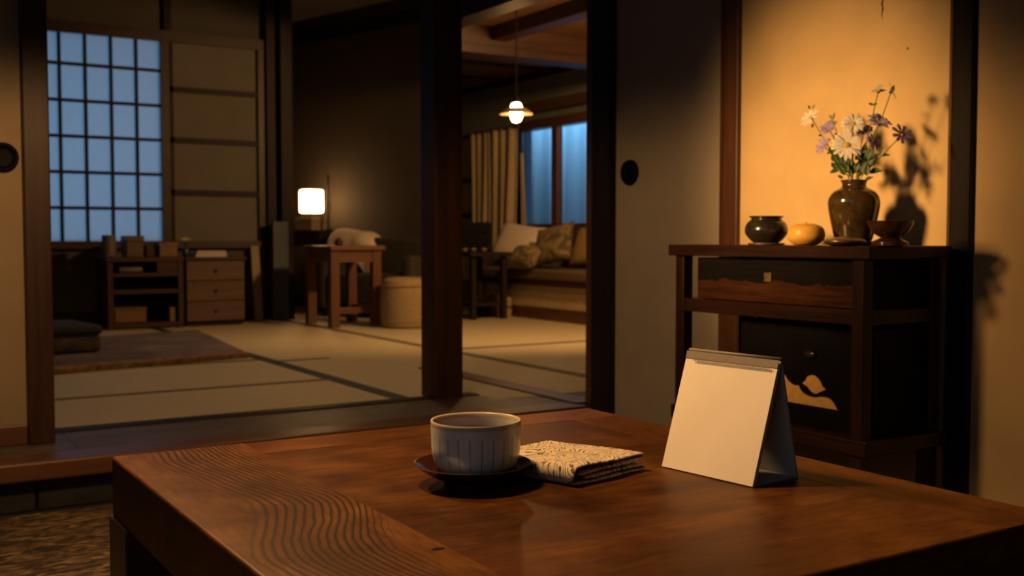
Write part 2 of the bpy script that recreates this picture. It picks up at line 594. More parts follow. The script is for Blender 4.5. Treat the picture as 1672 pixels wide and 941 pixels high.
def obj(name, bm, m, parent=None, origin=None, smooth=False, world=True, auto=None):
    """Link a bmesh as one mesh object. World coordinates are re-expressed in the parent's own frame."""
    me = bpy.data.meshes.new(name)
    bm.normal_update()
    o = bpy.data.objects.new(name, me)
    COL.objects.link(o)
    if parent is not None:
        o.parent = parent
        pm = frame_of(parent)
        if world:
            bm.transform(pm.inverted())
        # origin of the part at its own centre
        cs = [v.co for v in bm.verts]
        c = Vector([(min(v[i] for v in cs) + max(v[i] for v in cs)) / 2 for i in range(3)])
        if origin is not None:
            c = (pm.inverted() @ Vector(origin)) if world else Vector(origin)
        bm.transform(Matrix.Translation(-c))
        o.location = c
        MATW[o.name] = pm @ Matrix.Translation(c)
    else:
        cs = [v.co for v in bm.verts]
        c = Vector([(min(v[i] for v in cs) + max(v[i] for v in cs)) / 2 for i in range(3)])
        c.z = min(v.z for v in cs)
        if origin is not None:
            c = Vector(origin)
        bm.transform(Matrix.Translation(-c))
        o.location = c
        MATW[o.name] = Matrix.Translation(c)
    bm.to_mesh(me)
    bm.free()
    me.materials.append(m)
    if smooth or auto:
        for p in me.polygons:
            p.use_smooth = True
        if auto:
            try:
                me.set_sharp_from_angle(angle=math.radians(auto))
            except Exception:
                pass
    return o


def struct(name, bm, m, parent=None, **kw):
    o = obj(name, bm, m, parent, **kw)
    if parent is None:
        o['kind'] = 'structure'
    return o


def nb():
    return bmesh.new()


def box(bm, x0, x1, y0, y1, z0, z1, bev=0.0, seg=2, mtx=None):
    r = bmesh.ops.create_cube(bm, size=1.0)
    vs = r['verts']
    m = Matrix.Translation(((x0 + x1) / 2, (y0 + y1) / 2, (z0 + z1) / 2)) @ Matrix.Diagonal((abs(x1 - x0), abs(y1 - y0), abs(z1 - z0), 1))
    bmesh.ops.transform(bm, matrix=m, verts=vs)
    if bev:
        es = list({e for v in vs for e in v.link_edges})
        rr = bmesh.ops.bevel(bm, geom=es, offset=bev, segments=seg, profile=0.5, affect='EDGES')
        vs = list({v for f in rr['faces'] for v in f.verts} | {v for v in vs if v.is_valid})
    if mtx is not None:
        bmesh.ops.transform(bm, matrix=mtx, verts=vs)
    return bm


def B(*a, **k):
    return box(nb(), *a, **k)


def lathe(bm, prof, center, seg=48, squash=(1, 1)):
    c = Vector(center)
    rings = []
    for r, z in prof:
        if r < 1e-6:
            rings.append([bm.verts.new(c + Vector((0, 0, z)))])
        else:
            rings.append([bm.verts.new(c + Vector((r * squash[0] * math.cos(2 * PI * i / seg), r * squash[1] * math.sin(2 * PI * i / seg), z))) for i in range(seg)])
    for a, b in zip(rings, rings[1:]):
        for i in range(seg):
            j = (i + 1) % seg
            if len(a) == 1 and len(b) == 1:
                continue
            if len(a) == 1:
                bm.faces.new((a[0], b[j], b[i]))
            elif len(b) == 1:
                bm.faces.new((a[i], a[j], b[0]))
            else:
                bm.faces.new((a[i], a[j], b[j], b[i]))
    bmesh.ops.recalc_face_normals(bm, faces=bm.faces)
    return bm


def smooth_prof(pts, n=6):
    """Catmull-Rom through the profile points."""
    out = []
    P = [pts[0]] + list(pts) + [pts[-1]]
    for i in range(1, len(P) - 2):
        for k in range(n):
            t = k / n
            q = []
            for j in range(len(pts[0])):
                a, b, c, d = P[i - 1][j], P[i][j], P[i + 1][j], P[i + 2][j]
                q.append(0.5 * (2 * b + (c - a) * t + (2 * a - 5 * b + 4 * c - d) * t * t + (-a + 3 * b - 3 * c + d) * t ** 3))
            out.append(tuple(q))
    out.append(tuple(pts[-1]))
    return out


def tube(bm, path, radius, seg=8, taper=1.0):
    path = [Vector(p) for p in path]
    rings = []
    up = Vector((0, 0, 1))
    for i, p in enumerate(path):
        a = path[max(0, i - 1)]; b = path[min(len(path) - 1, i + 1)]
        t = (b - a).normalized()
        s = t.cross(up)
        if s.length < 1e-4:
            s = t.cross(Vector((1, 0, 0)))
        s.normalize()
        w = s.cross(t)
        r = radius * (1 + (taper - 1) * i / max(1, len(path) - 1))
        rings.append([bm.verts.new(p + s * (r * math.cos(2 * PI * k / seg)) + w * (r * math.sin(2 * PI * k / seg))) for k in range(seg)])
    for a, b in zip(rings, rings[1:]):
        for k in range(seg):
            bm.faces.new((a[k], a[(k + 1) % seg], b[(k + 1) % seg], b[k]))
    bm.faces.new(rings[0][::-1]); bm.faces.new(rings[-1])
    bmesh.ops.recalc_face_normals(bm, faces=bm.faces)
    return bm


def prism(bm, pts, d):
    """Closed polygon of 3-D points extruded by vector d."""
    d = Vector(d)
    a = [bm.verts.new(Vector(p)) for p in pts]
    b = [bm.verts.new(Vector(p) + d) for p in pts]
    bm.faces.new(a); bm.faces.new(b[::-1])
    n = len(a)
    for i in range(n):
        bm.faces.new((a[i], b[i], b[(i + 1) % n], a[(i + 1) % n]))
    bmesh.ops.triangulate(bm, faces=[f for f in bm.faces if len(f.verts) > 4])
    bmesh.ops.recalc_face_normals(bm, faces=bm.faces)
    return bm


def grid(bm, fn, nu, nv):
    vs = [[bm.verts.new(Vector(fn(i / nu, j / nv))) for j in range(nv + 1)] for i in range(nu + 1)]
    for i in range(nu):
        for j in range(nv):
            bm.faces.new((vs[i][j], vs[i + 1][j], vs[i + 1][j + 1], vs[i][j + 1]))
    return bm


def pillow(bm, w, h, t, mtx, n=14, sag=0.0):
    """Stuffed cushion, face in local XZ, thickness along local Y."""
    def side(sg):
        def fn(u, v):
            a, b = 2 * u - 1, 2 * v - 1
            k = max(0, (1 - abs(a) ** 2.6)) ** 0.5 * max(0, (1 - abs(b) ** 2.6)) ** 0.5
            pin = 1 - 0.07 * (1 - abs(a) ** 2) * (abs(b) ** 3) 
            pin2 = 1 - 0.07 * (1 - abs(b) ** 2) * (abs(a) ** 3)
            x = a * w / 2 * pin2; z = b * h / 2 * pin
            z -= sag * (1 - a * a) * (b + 1) / 2
            return mtx @ Vector((x, sg * t / 2 * k, z))
        return fn
    grid(bm, side(1), n, n); grid(bm, side(-1), n, n)
    bmesh.ops.remove_doubles(bm, verts=bm.verts, dist=1e-4)
    bmesh.ops.recalc_face_normals(bm, faces=bm.faces)
    return bm


def rot_about(p, rz):
    return Matrix.Translation(Vector(p)) @ Matrix.Rotation(rz, 4, 'Z')


# ================================================================== THE SETTING
FLOOR2 = 0.14            # raised tatami level
XW = 2.29                # right wall plane (screens, alcove)
YS = 3.10                # front of the raised step
YSH = 7.70               # far wall with the paper window
XWIN = 4.95              # far room's window wall
CEIL = 2.11              # far room's ceiling

# --- lower floor, step
struct('floor', B(-1.6, 2.45, -1.6, YS + 0.3, -0.06, 0.0), M['stone'])
bm = nb()
for i in range(12):
    x0 = -1.6 + i * 0.34
    box(bm, x0 + 0.003, min(x0 + 0.337, 2.29), YS + 0.03, YS + 0.12, 0.0, 0.088, 0.004, 1)
struct('trim_1', bm, M['stone'])
struct('trim_2', B(-1.6, XW - 0.03, YS - 0.005, YS + 0.12, 0.088, FLOOR2, 0.006), M['brownX'])
struct('floor_hall', B(-1.6, XW - 0.03, YS + 0.12, 3.53, 0.08, FLOOR2 - 0.001), M['hall'])
struct('trim_3', B(-1.6, 2.06, 3.53, 3.60, 0.08, FLOOR2 + 0.004, 0.003), M['blackX'])

# --- tatami floors (far left room and far right room are one raised level)
tat = struct('floor_tatami', B(-1.6, 2.06, 3.60, 9.4, 0.08, FLOOR2), M['tatami'])
tat2 = struct('floor_tatami_right', B(2.06, 5.0, 3.4, 9.4, 0.08, FLOOR2), M['tatami'])


def heri(x0, x1, y0, y1, m=M['heri'], par=None):
    obj('tatami_border', B(x0, x1, y0, y1, FLOOR2 - 0.002, FLOOR2 + 0.0025), m, par)


heri(1.735, 1.80, 3.60, 7.6, M['heri'], tat)
heri(-1.6, 1.735, 4.235, 4.275, M['heri2'], tat)
heri(-1.6, 1.735, 5.10, 5.14, M['heri2'], tat)
heri(2.70, 2.76, 3.42, 7.9, M['heri2'], tat2)
heri(2.76, 4.3, 5.02, 5.08, M['heri2'], tat2)
heri(1.80, 2.06, 4.99, 5.03, M['heri2'], tat)

# --- left screen, left post, corner post
LPY = 3.36
a = PY(48, 728, LPY).x; b = PY(91, 728, LPY).x
struct('trim_4', B(a, b, LPY, LPY + 0.09, FLOOR2 - 0.001, 2.6, 0.004), M['sepiaZ'])
wl = struct('door_1', B(-1.6, a - 0.001, LPY + 0.03, LPY + 0.055, FLOOR2, 2.0), M['fusumaL'])
obj('bottom_rail', B(-1.6, a - 0.001, LPY + 0.015, LPY + 0.07, FLOOR2, FLOOR2 + 0.058, 0.003), M['brownX'], wl)
obj('top_rail', B(-1.6, a - 0.001, LPY + 0.015, LPY + 0.07, 1.95, 2.01, 0.003), M['brownX'], wl)


def hikite(center, axis, r, parent):
    """Round recessed finger pull: a turned ring with a dished centre."""
    prof = smooth_prof([(0, 0.003), (r * 0.62, 0.004), (r * 0.72, 0.012), (r * 0.86, 0.016), (r, 0.010), (r, -0.002)], 4)
    bm = lathe(nb(), prof, (0, 0, 0), 40)
    m = Matrix.Rotation(-PI / 2, 4, 'Y') if axis == 'X' else Matrix.Rotation(PI / 2, 4, 'X')
    bm.transform(Matrix.Translation(Vector(center)) @ m)
    o = obj('door_pull', bm, M['iron'], parent, smooth=True)
    o['label'] = 'round dark iron finger pull'


hikite(PY(4, 257, LPY + 0.03), 'Y', 0.042, wl)
struct('wall_left_upper', B(-1.6, 2.06, LPY, LPY + 0.1, 2.02, 2.6), M['wallgrey'])
# corner post between the two openings
c0 = PZ(712, 652, FLOOR2)
struct('trim_5', B(c0.x, c0.x + 0.115, c0.y, c0.y + 0.12, FLOOR2 - 0.002, 2.6, 0.004), M['postZ'])
# black board added to stand for the shaded left side of the corner post
p = PY(697, 640, c0.y + 0.15)
dd = struct('post_side_shade', B(p.x, c0.x + 0.06, c0.y + 0.13, c0.y + 0.16, FLOOR2 + 0.004, 2.02), M['blackZ'])

# --- right wall: far jamb, opening, near jamb, screen, alcove, plain wall
# sill and head of the opening to the far room
Y_OPN = PX(954, 600, XW).y        # near side of the opening
struct('trim_6', B(XW - 0.05, XW + 0.05, Y_OPN - 0.02, 4.4, FLOOR2 - 0.02, FLOOR2 + 0.006, 0.003), M['brownY'])
struct('trim_7', B(XW - 0.06, XW + 0.05, Y_OPN - 0.12, 4.15, 1.655, 1.80, 0.004), M['postY'])
struct('wall_right_upper', B(XW, XW + 0.05, 2.30, 4.15, 1.80, 2.6), M['wallgrey'])
# near jamb: brown reveal and black post
y1 = PX(964, 600, XW - 0.03).y
y2 = PX(993, 600, XW - 0.03).y
struct('trim_8', B(XW - 0.03, XW + 0.06, y2, y1, FLOOR2 - 0.14, 2.6, 0.003), M['blackZ'])
struct('trim_9', B(XW + 0.005, XW + 0.06, y1 + 0.001, Y_OPN, FLOOR2, 1.655, 0.002), M['brownZ'])
# sliding screen
yp = PX(1175, 500, XW).y
ds = struct('door_3', B(XW, XW + 0.025, yp, y2 - 0.001, 0.07, 1.80), M['fusuma'])
hikite(PX(1030, 282, XW), 'X', 0.043, ds)
struct('baseboard_right', B(XW - 0.02, XW + 0.06, 1.3, y2 - 0.001, 0.0, 0.07), M['blackY'])
# alcove post, alcove wall, right post, plain right wall
yq = PX(1196, 500, XW - 0.02).y
struct('trim_10', B(XW - 0.008, XW + 0.08, yq, yp - 0.001, 0.0, 2.6, 0.003), M['brownZ'])
XT = 2.298
yr1 = PX(1544, 300, XW - 0.02).y
yr2 = PX(1585, 300, XW - 0.02).y
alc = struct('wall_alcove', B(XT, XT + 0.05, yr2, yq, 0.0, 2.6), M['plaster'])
# crack and speck in the plaster, with their own shape
pts = [(1439, -30), (1443, -5), (1441, 8), (1443, 14), (1440, 22), (1440.6, 33), (1439.0, 22), (1441, 14), (1438.6, 8), (1440.5, -5), (1436, -30)]
obj('plaster_crack', prism(nb(), [PX(a, b, XT - 0.0004) for a, b in pts], (0.0008, 0, 0)), M['hole'], alc)
obj('plaster_speck', prism(nb(), [PX(1482 + 1.6 * math.cos(k), 79 + 2.2 * math.sin(k), XT - 0.0004) for k in (0, 1, 2, 3, 4, 5)], (0.0008, 0, 0)), M['hole'], alc)
struct('trim_11', B(XW - 0.016, XT + 0.05, yr1 - 0.012, yr1, 0.0, 2.6, 0.003), M['brownZ'])
struct('trim_12', B(XW - 0.025, XT + 0.05, yr2, yr1 - 0.013, 0.0, 2.6, 0.004), M['blackZ'])
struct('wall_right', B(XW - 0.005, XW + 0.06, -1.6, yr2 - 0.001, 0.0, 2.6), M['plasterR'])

# --- near room's unseen shell
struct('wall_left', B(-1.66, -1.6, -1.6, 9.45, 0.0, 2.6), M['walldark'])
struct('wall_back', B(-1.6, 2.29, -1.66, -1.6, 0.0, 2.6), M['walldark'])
struct('ceiling', B(-1.66, 5.1, -1.66, 9.45, 2.6, 2.66), M['plain_ceiling'])

# --- far left room: paper window wall
sx0 = 0.55
sx1 = PY(268, 300, YSH).x
px_end = PY(432, 300, YSH).x
ZB, ZT = 0.715, 2.10
fr = nb()
box(fr, sx0 - 0.06, px_end, YSH - 0.03, YSH + 0.05, ZT, ZT + 0.075)            # head rail over both
box(fr, sx0 - 0.06, px_end, YSH - 0.04, YSH + 0.05, ZB - 0.05, ZB)             # sill
box(fr, sx0 - 0.06, sx0, YSH - 0.02, YSH + 0.05, ZB, ZT)
xa = PY(264, 300, YSH).x; xb = PY(277, 300, YSH).x
box(fr, xa, xb, YSH - 0.03, YSH + 0.05, ZB, ZT)
struct('trim_13', fr, M['sepiaX'])
win = nb()
wv = [PY(q, 250, YSH).x for q in (99, 141, 183, 224)]
st = wv[1] - wv[0]
xs = [wv[0] - 2 * st, wv[0] - st] + wv
for x in xs:
    if x > sx0:
        box(win, x - 0.011, x + 0.011, YSH - 0.012, YSH + 0.004, ZB, ZT)
w2 = struct('window_2', win, M['blackZ'])
bm = nb()
rows = [PY(150, q, YSH).z for q in (107, 166, 224, 282, 340)]
for z in rows:
    box(bm, sx0, xa, YSH - 0.008, YSH + 0.004, z - 0.011, z + 0.011)
obj('crossbar', bm, M['blackX'], w2)
obj('paper_pane', B(sx0, xa, YSH + 0.005, YSH + 0.007, ZB, ZT), M['shoji'], w2)
# closed screen beside it
xc = PY(421, 300, YSH).x
d4 = struct('door_4', B(xb, xc, YSH, YSH + 0.02, ZB, ZT), M['panelgrey'])
for q in (151, 232, 316):
    z = PY(350, q, YSH).z
    obj('screen_rail', B(xb, xc, YSH - 0.018, YSH + 0.0, z - 0.019, z + 0.019), M['blackX'], d4)
obj('screen_stile', B(xc - 0.0, px_end, YSH - 0.03, YSH + 0.02, ZB, ZT), M['sepiaZ'], d4)
obj('screen_stile', B(xb, xb + 0.03, YSH - 0.018, YSH, ZB, ZT), M['blackZ'], d4)
# corner post
pa = PY(430, 300, YSH - 0.05).x; pb = PY(477, 300, YSH - 0.05).x
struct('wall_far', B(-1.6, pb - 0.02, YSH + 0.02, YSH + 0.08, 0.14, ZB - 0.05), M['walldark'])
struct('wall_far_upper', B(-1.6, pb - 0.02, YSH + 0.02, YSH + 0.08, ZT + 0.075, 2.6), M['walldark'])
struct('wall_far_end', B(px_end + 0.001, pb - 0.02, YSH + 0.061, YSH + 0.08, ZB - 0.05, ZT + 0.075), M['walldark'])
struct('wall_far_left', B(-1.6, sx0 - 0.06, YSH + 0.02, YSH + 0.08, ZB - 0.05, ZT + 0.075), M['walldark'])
x = PY(272, 20, YSH).x
struct('trim_14', B(x - 0.025, x + 0.025, YSH - 0.02, YSH + 0.02, ZT + 0.075, 2.6), M['blackZ'])
struct('baseboard_far', B(-1.6, px_end, YSH - 0.02, YSH + 0.02, FLOOR2, FLOOR2 + 0.09), M['blackX'])
struct('trim_15', B(px_end + 0.001, px_end + 0.07, YSH - 0.06, YSH + 0.06, FLOOR2, 2.6, 0.004), M['blackZ'])
struct('trim_16', B(px_end + 0.10, pb, YSH - 0.08, YSH + 0.05, FLOOR2, 2.6, 0.004), M['blackZ'])
# side wall of the far left room, running back to the right
A1 = PD(478, 400, 9.45); A1.z = 0
B1 = PD(728, 400, 8.15); B1.z = 0
wdir = (B1 - A1).normalized()
wang = math.atan2(wdir.y, wdir.x)
wn = Vector((wdir.y, -wdir.x, 0))          # towards the camera
if wn.dot(-FWD) < 0:
    wn = -wn
wl_len = (B1 - A1).length


def wall_strip(bm, l0, l1, n0, n1, z0, z1):
    pts = [A1 + wdir * l0 + wn * n0, A1 + wdir * l1 + wn * n0, A1 + wdir * l1 + wn * n1, A1 + wdir * l0 + wn * n1]
    return prism(bm, [Vector((q.x, q.y, z0)) for q in pts], (0, 0, z1 - z0))


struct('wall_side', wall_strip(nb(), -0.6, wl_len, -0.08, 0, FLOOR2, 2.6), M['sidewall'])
struct('trim_17', wall_strip(nb(), -0.6, wl_len, 0, 0.03, 2.385, 2.465), M['blackX'])
struct('baseboard_side', wall_strip(nb(), -0.6, wl_len, 0, 0.02, FLOOR2, FLOOR2 + 0.10), M['blackX'])

# --- far right room
YB2 = 8.95
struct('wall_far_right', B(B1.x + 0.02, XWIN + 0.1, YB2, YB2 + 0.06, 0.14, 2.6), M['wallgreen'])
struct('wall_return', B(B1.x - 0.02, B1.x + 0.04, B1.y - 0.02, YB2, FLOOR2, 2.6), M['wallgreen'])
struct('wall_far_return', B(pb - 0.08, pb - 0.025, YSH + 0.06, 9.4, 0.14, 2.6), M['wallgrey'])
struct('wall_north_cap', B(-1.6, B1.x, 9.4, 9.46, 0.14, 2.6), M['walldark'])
wy0, wy1 = 6.55, PX(850, 300, XWIN).y
wz0, wz1 = PX(880, 366, XWIN).z, PX(880, 211, XWIN).z
bm = nb()
box(bm, XWIN, XWIN + 0.06, wy1, YB2, FLOOR2, 2.6)
box(bm, XWIN, XWIN + 0.06, 3.0, wy0, FLOOR2, 2.6)
box(bm, XWIN, XWIN + 0.06, wy0, wy1, FLOOR2, wz0)
box(bm, XWIN, XWIN + 0.06, wy0, wy1, wz1, 2.6)
struct('wall_window', bm, M['wallgreen'])
struct('wall_near_right', B(XW + 0.06, XWIN + 0.06, 2.95, 3.0, 0.0, 2.6), M['wallgreen'])
struct('trim_18', B(XWIN - 0.06, XWIN, 3.2, PX(868, 180, XWIN).y, 1.775, 1.86, 0.004), M['walnutY'])
bm = nb()
box(bm, XWIN - 0.035, XWIN + 0.03, wy0, wy1, wz1, wz1 + 0.075)
box(bm, XWIN - 0.035, XWIN + 0.03, wy0, wy1, wz0 - 0.05, wz0)
w1 = struct('window_1', bm, M['brownY'])
ym0 = PX(905, 300, XWIN).y; ym1 = PX(914, 300, XWIN).y
obj('window_mullion', B(XWIN - 0.03, XWIN + 0.03, ym1, ym0, wz0, wz1), M['brownZ'], w1)
obj('window_stile', B(XWIN - 0.03, XWIN + 0.03, wy1 - 0.03, wy1, wz0, wz1), M['blackZ'], w1)
obj('glass_pane', B(XWIN + 0.005, XWIN + 0.010, ym0, wy1 - 0.03, wz0, wz1), M['glass'], w1)
obj('glass_pane', B(XWIN + 0.005, XWIN + 0.010, wy0, ym1, wz0, wz1), M['glass'], w1)

# ceiling boards and beams
CUT0 = PD(728, 300, 4.6); CUT1 = PD(732, 300, 8.2)
cl = struct('ceiling_far', prism(nb(), [(XW + 0.05, 3.0, CEIL), (XWIN + 0.06, 3.0, CEIL), (XWIN + 0.06, YB2, CEIL), (CUT1.x, YB2, CEIL), (CUT1.x, CUT1.y, CEIL), (XW + 0.05, CUT0.y - 0.2, CEIL)], (0, 0, 0.03)), M['ceilY'])
for y in (4.2, 4.75, 5.3, 6.6, 7.3, 8.0):
    obj('ceiling_batten', B(3.80, XWIN, y, y + 0.035, CEIL - 0.025, CEIL), M['postX'], cl)
struct('trim_19', B(3.63, 3.74, 3.0, 6.06, CEIL - 0.09, CEIL, 0.003), M['postY'])
bxx = PY(738, 90, 6.14).x
struct('trim_20', B(bxx, XWIN, 6.061, 6.22, CEIL - 0.13, CEIL, 0.003), M['sepiaX'])
struct('trim_21', B(bxx, XWIN, 6.04, 6.24, CEIL - 0.185, CEIL - 0.131, 0.003), M['sepiaX'])
struct('trim_22', B(XWIN - 0.03, XWIN, 3.0, YB2, CEIL - 0.05, CEIL, 0.0), M['blackY'])

# ================================================================== LOW TABLE
TX0, TX1, TY0, TY1, TZ = 0.300, 1.078, 0.640, 1.480, 0.45
TH = 0.077
IX0, IX1, IY0, IY1 = 0.478, 0.982, 0.837, 1.392
t = thing('low_table', 'low square dark chestnut table with framed top in the foreground', 'table', ((TX0 + TX1) / 2, (TY0 + TY1) / 2, 0))
obj('tabletop_panel', B(IX0 + .0003, IX1 - .0003, IY0 + .0003, IY1 - .0003, TZ - 0.022, TZ - 0.0003), M['tpanel'], t)


def board(x0, x1, y0, y1, outer):
    """Solid edge board; only its outer arrises are eased."""
    bm = B(x0, x1, y0, y1, TZ - TH, TZ)
    es = [e for e in bm.edges if all(any(abs(v.co[i] - val) < 1e-6 for i, val in outer) for v in e.verts)
          and (all(abs(v.co.z - TZ) < 1e-6 for v in e.verts) or abs(e.verts[0].co.z - e.verts[1].co.z) > 0.01)]
    es = [e for e in es if any(all(abs(v.co[i] - val) < 1e-6 for v in e.verts) for i, val in outer)]
    bmesh.ops.bevel(bm, geom=es, offset=0.0035, segments=3, profile=0.5, affect='EDGES')
    return bm


b1 = obj('tabletop_border', board(TX0, IX0, TY0, TY1, [(0, TX0)]), M['tfig'], t, origin=((TX0), (TY0 + TY1) / 2, TZ))
b1['label'] = 'wide border board with wavy dark growth rings'
obj('tabletop_border', board(IX0 + .0003, TX1, IY1, TY1, [(1, TY1), (0, TX1)]), M['tx'], t)
obj('tabletop_border', board(IX1, TX1, TY0, IY1 - .0003, [(0, TX1)]), M['ty'], t)
obj('tabletop_border', board(IX0 + .0003, IX1 - .0003, TY0, IY0, [(1, TY0)]), M['tx'], t)
LG = 0.098
for x in (TX0 - 0.004, TX1 + 0.004 - LG):
    for y in (TY0 - 0.004, TY1 + 0.004 - LG):
        obj('leg', B(x, x + LG, y, y + LG, 0.006, TZ - TH - .0005, 0.003), M['tleg'], t)
# small dark butterfly key let into the near border
q = PZ(715, 897, TZ)
obj('wood_knot', lathe(nb(), [(0.0, 0.0004), (0.006, 0.0003), (0.0085, -0.002)], (q.x, q.y, TZ), 16, (1.2, 0.6)), M['lacquer'], t)

# woven floor rug under the table
props(obj('floor_rug', B(-1.3, 1.9, 0.1, YS - 0.02, 0.0, 0.006, 0.002), M['woven']),
      'coarse brown woven rug on the low floor beneath the table', 'rug')

# ================================================================== TEA CUP, SAUCER, NAPKIN, CALENDAR
sc = PZ(772, 760, 0.472); sc.z = TZ
prof = [(0.0, 0.004), (0.030, 0.004), (0.030, 0.0), (0.034, 0.0), (0.0345, 0.006), (0.045, 0.010), (0.058, 0.017), (0.0682, 0.0245),
        (0.0690, 0.0258), (0.0680, 0.0262), (0.056, 0.0195), (0.044, 0.0135), (0.034, 0.0105), (0.0, 0.0105)]
sa = obj('saucer', lathe(nb(), prof, sc, 64), M['urushi'], auto=40)
props(sa, 'dark red lacquer saucer on the low table under the teacup', 'saucer')
cz = 0.4608 - TZ
cc = PZ(777, 690, 0.521); cc = Vector((cc.x, cc.y, TZ + cz))
cupt = thing('teacup', 'pale celadon teacup with fine vertical stripes standing on lacquer saucer', 'cup', cc)
H = 0.0640
outer = smooth_prof([(0.0290, 0.0), (0.0390, 0.0035), (0.0480, 0.0125), (0.0522, 0.026), (0.0530, 0.042), (0.0538, H - 0.001)], 6)
inner = smooth_prof([(0.0530, H), (0.0502, H - 0.004), (0.0490, 0.034), (0.0455, 0.017), (0.032, 0.007), (0.0, 0.005)], 6)
prof = [(0.0, 0.002), (0.024, 0.002), (0.0245, 0.0)] + outer + inner
obj('cup_body', lathe(nb(), prof, cc, 72), M['cup'], cupt, origin=cc, auto=60)
obj('tea', lathe(nb(), [(0.0, 0.0480), (0.030, 0.0480), (0.0492, 0.0483), (0.0489, 0.046), (0.0, 0.046)], cc, 56), M['tea'], cupt, auto=30)

# folded napkin: a ribbon of cloth folded over on itself
n_f = PZ(936, 797, TZ); n_r = PZ(1053, 768, TZ); n_l = PZ(852, 757, TZ); n_l.z = n_f.z = n_r.z = TZ
U = (n_r - n_f); UL = U.length; U.normalize()
V = (n_l - n_f); V = (V - U * V.dot(U)); V.normalize()
V = (V + U * -0.10).normalized()
VL = 0.150
prof = []


def arc(cx_, cz_, r, a0, a1, n=7):
    return [(cx_ + r * math.cos(a0 + (a1 - a0) * k / n), cz_ + r * math.sin(a0 + (a1 - a0) * k / n)) for k in range(n + 1)]


def line(u0, z0, u1, z1, n=8):
    return [(u0 + (u1 - u0) * k / n, z0 + (z1 - z0) * k / n) for k in range(1, n)]


TT = 0.0030
r1, r2 = 0.0030, 0.0028
prof += [(0.012, 0.0128)] + line(0.012, 0.0128, UL - r1, 0.0150)
prof += arc(UL - r1, 0.0180, r1, -PI / 2, PI / 2)
prof += line(UL - r1, 0.0210, 0.0125, 0.0215)
prof += arc(0.0105, 0.0115, 0.0098, PI / 2, 1.5 * PI, 12)
prof += line(0.0105, 0.0017, UL - r2 - 0.002, 0.0018)
prof += arc(UL - r2 - 0.002, 0.0046, r2, -PI / 2, PI / 2)
prof += line(UL - r2 - 0.002, 0.0074, 0.022, 0.0076) + [(0.020, 0.0078)]


def nap(u, v):
    k = u * (len(prof) - 1)
    i = min(int(k), len(prof) - 2)
    f = k - i
    a = prof[i][0] * (1 - f) + prof[i + 1][0] * f
    z = prof[i][1] * (1 - f) + prof[i + 1][1] * f
    top = max(0, (z - 0.012) / 0.01)
    w = math.sin(a * 55 + v * 5) * 0.0007 + math.sin(v * 9 + a * 30) * 0.0006
    z2 = z + w * top - 0.002 * top * (v ** 2) 
    return n_f + U * (a + 0.0012 * math.sin(v * 11)) + V * (v * VL + 0.0018 * math.sin(a * 70 + z * 300)) + Vector((0, 0, z2))


bm = grid(nb(), nap, len(prof) - 1, 22)
nap_o = obj('napkin', bm, M['napkin'], smooth=True, origin=n_f + Vector((0, 0, 0)))
props(nap_o, 'cream cotton napkin with dark leaf strokes, folded flat beside the teacup', 'napkin')
md = nap_o.modifiers.new('thick', 'SOLIDIFY'); md.thickness = TT; md.offset = 0
md = nap_o.modifiers.new('soft', 'SUBSURF'); md.levels = 1; md.render_levels = 1

# desk calendar
BLp = PZ(1080, 763, TZ); BRp = PZ(1228, 797, TZ)
yb0, yb1 = BRp.y, BLp.y
rotc = math.atan2(BLp.x - BRp.x, BLp.y - BRp.y)
KD, KH, KW = 0.086, 0.145, (BLp - BRp).length
cal = thing('desk_calendar', 'blank cream desk calendar standing as a tent on the low table', 'calendar', (BRp.x, BRp.y, TZ), -rotc)
T2 = 0.0028


def panel(x0, z0, x1, z1, th, ya, yb_, side=1):
    d = Vector((x1 - x0, 0, z1 - z0)).normalized()
    n = Vector((-d.z, 0, d.x)) * th * side
    p0, p1 = Vector((x0, 0, z0)), Vector((x1, 0, z1))
    pts = [p0, p1, p1 + n, p0 + n]
    return prism(nb(), [Vector((q.x, ya, q.z)) for q in pts], (0, yb_ - ya, 0))


ax = 0.050
obj('front_board', panel(0.003, 0, ax, KH, T2, 0, KW, -1), M['cardgrey'], cal, world=False)
obj('back_board', panel(KD, 0, ax + 0.003, KH, T2, 0, KW, 1), M['cardgrey'], cal, world=False)
obj('base_board', B(0.0065, KD - 0.0045, 0.001, KW - 0.001, 0.0, 0.0022), M['cardgrey'], cal, world=False)
d = Vector((ax - 0.003, 0, KH)).normalized()
sheet = panel(0.0028 - 0.0002, 0.0005, 0.0028 - 0.0002 + d.x * (KH * 1.0), 0.0005 + d.z * (KH * 1.0), 0.0022, 0.0, KW, 1)
obj('paper_sheet', sheet, M['card'], cal, world=False)
# binding strip wrapped over the ridge with a row of punched holes
o = obj('binding_strip', panel(0.0000 + d.x * KH * 0.985, d.z * KH * 0.985, d.x * KH * 1.050, d.z * KH * 1.050, 0.0008, -0.0002, KW + 0.0002, 1), M['binding'], cal, world=False)
for v in o.data.vertices:
    pass
bm = nb()
for k in range(44):
    y = 0.010 + k * (KW - 0.026) / 43
    for s in (0,):
        x0 = d.x * KH * 0.964; z0 = d.z * KH * 0.964
        nrm = Vector((-d.z, 0, d.x))
        base = Vector((x0, y, z0)) + nrm * 0.0024
        pts = [base + Vector((0, -0.0007, 0)), base + Vector((0, 0.0007, 0)), base + Vector((0, 0.0007, 0)) + d * 0.0032, base + Vector((0, -0.0007, 0)) + d * 0.0032]
        prism(bm, pts, nrm * 0.0004)
obj('punched_holes', bm, M['binding'], cal, world=False)
bm = nb()
tube(bm, [(ax + 0.001, 0, KH + 0.001), (ax + 0.001, KW, KH + 0.001)], 0.0022, 10)
obj('ridge_roll', bm, M['binding'], cal, world=False, smooth=True)

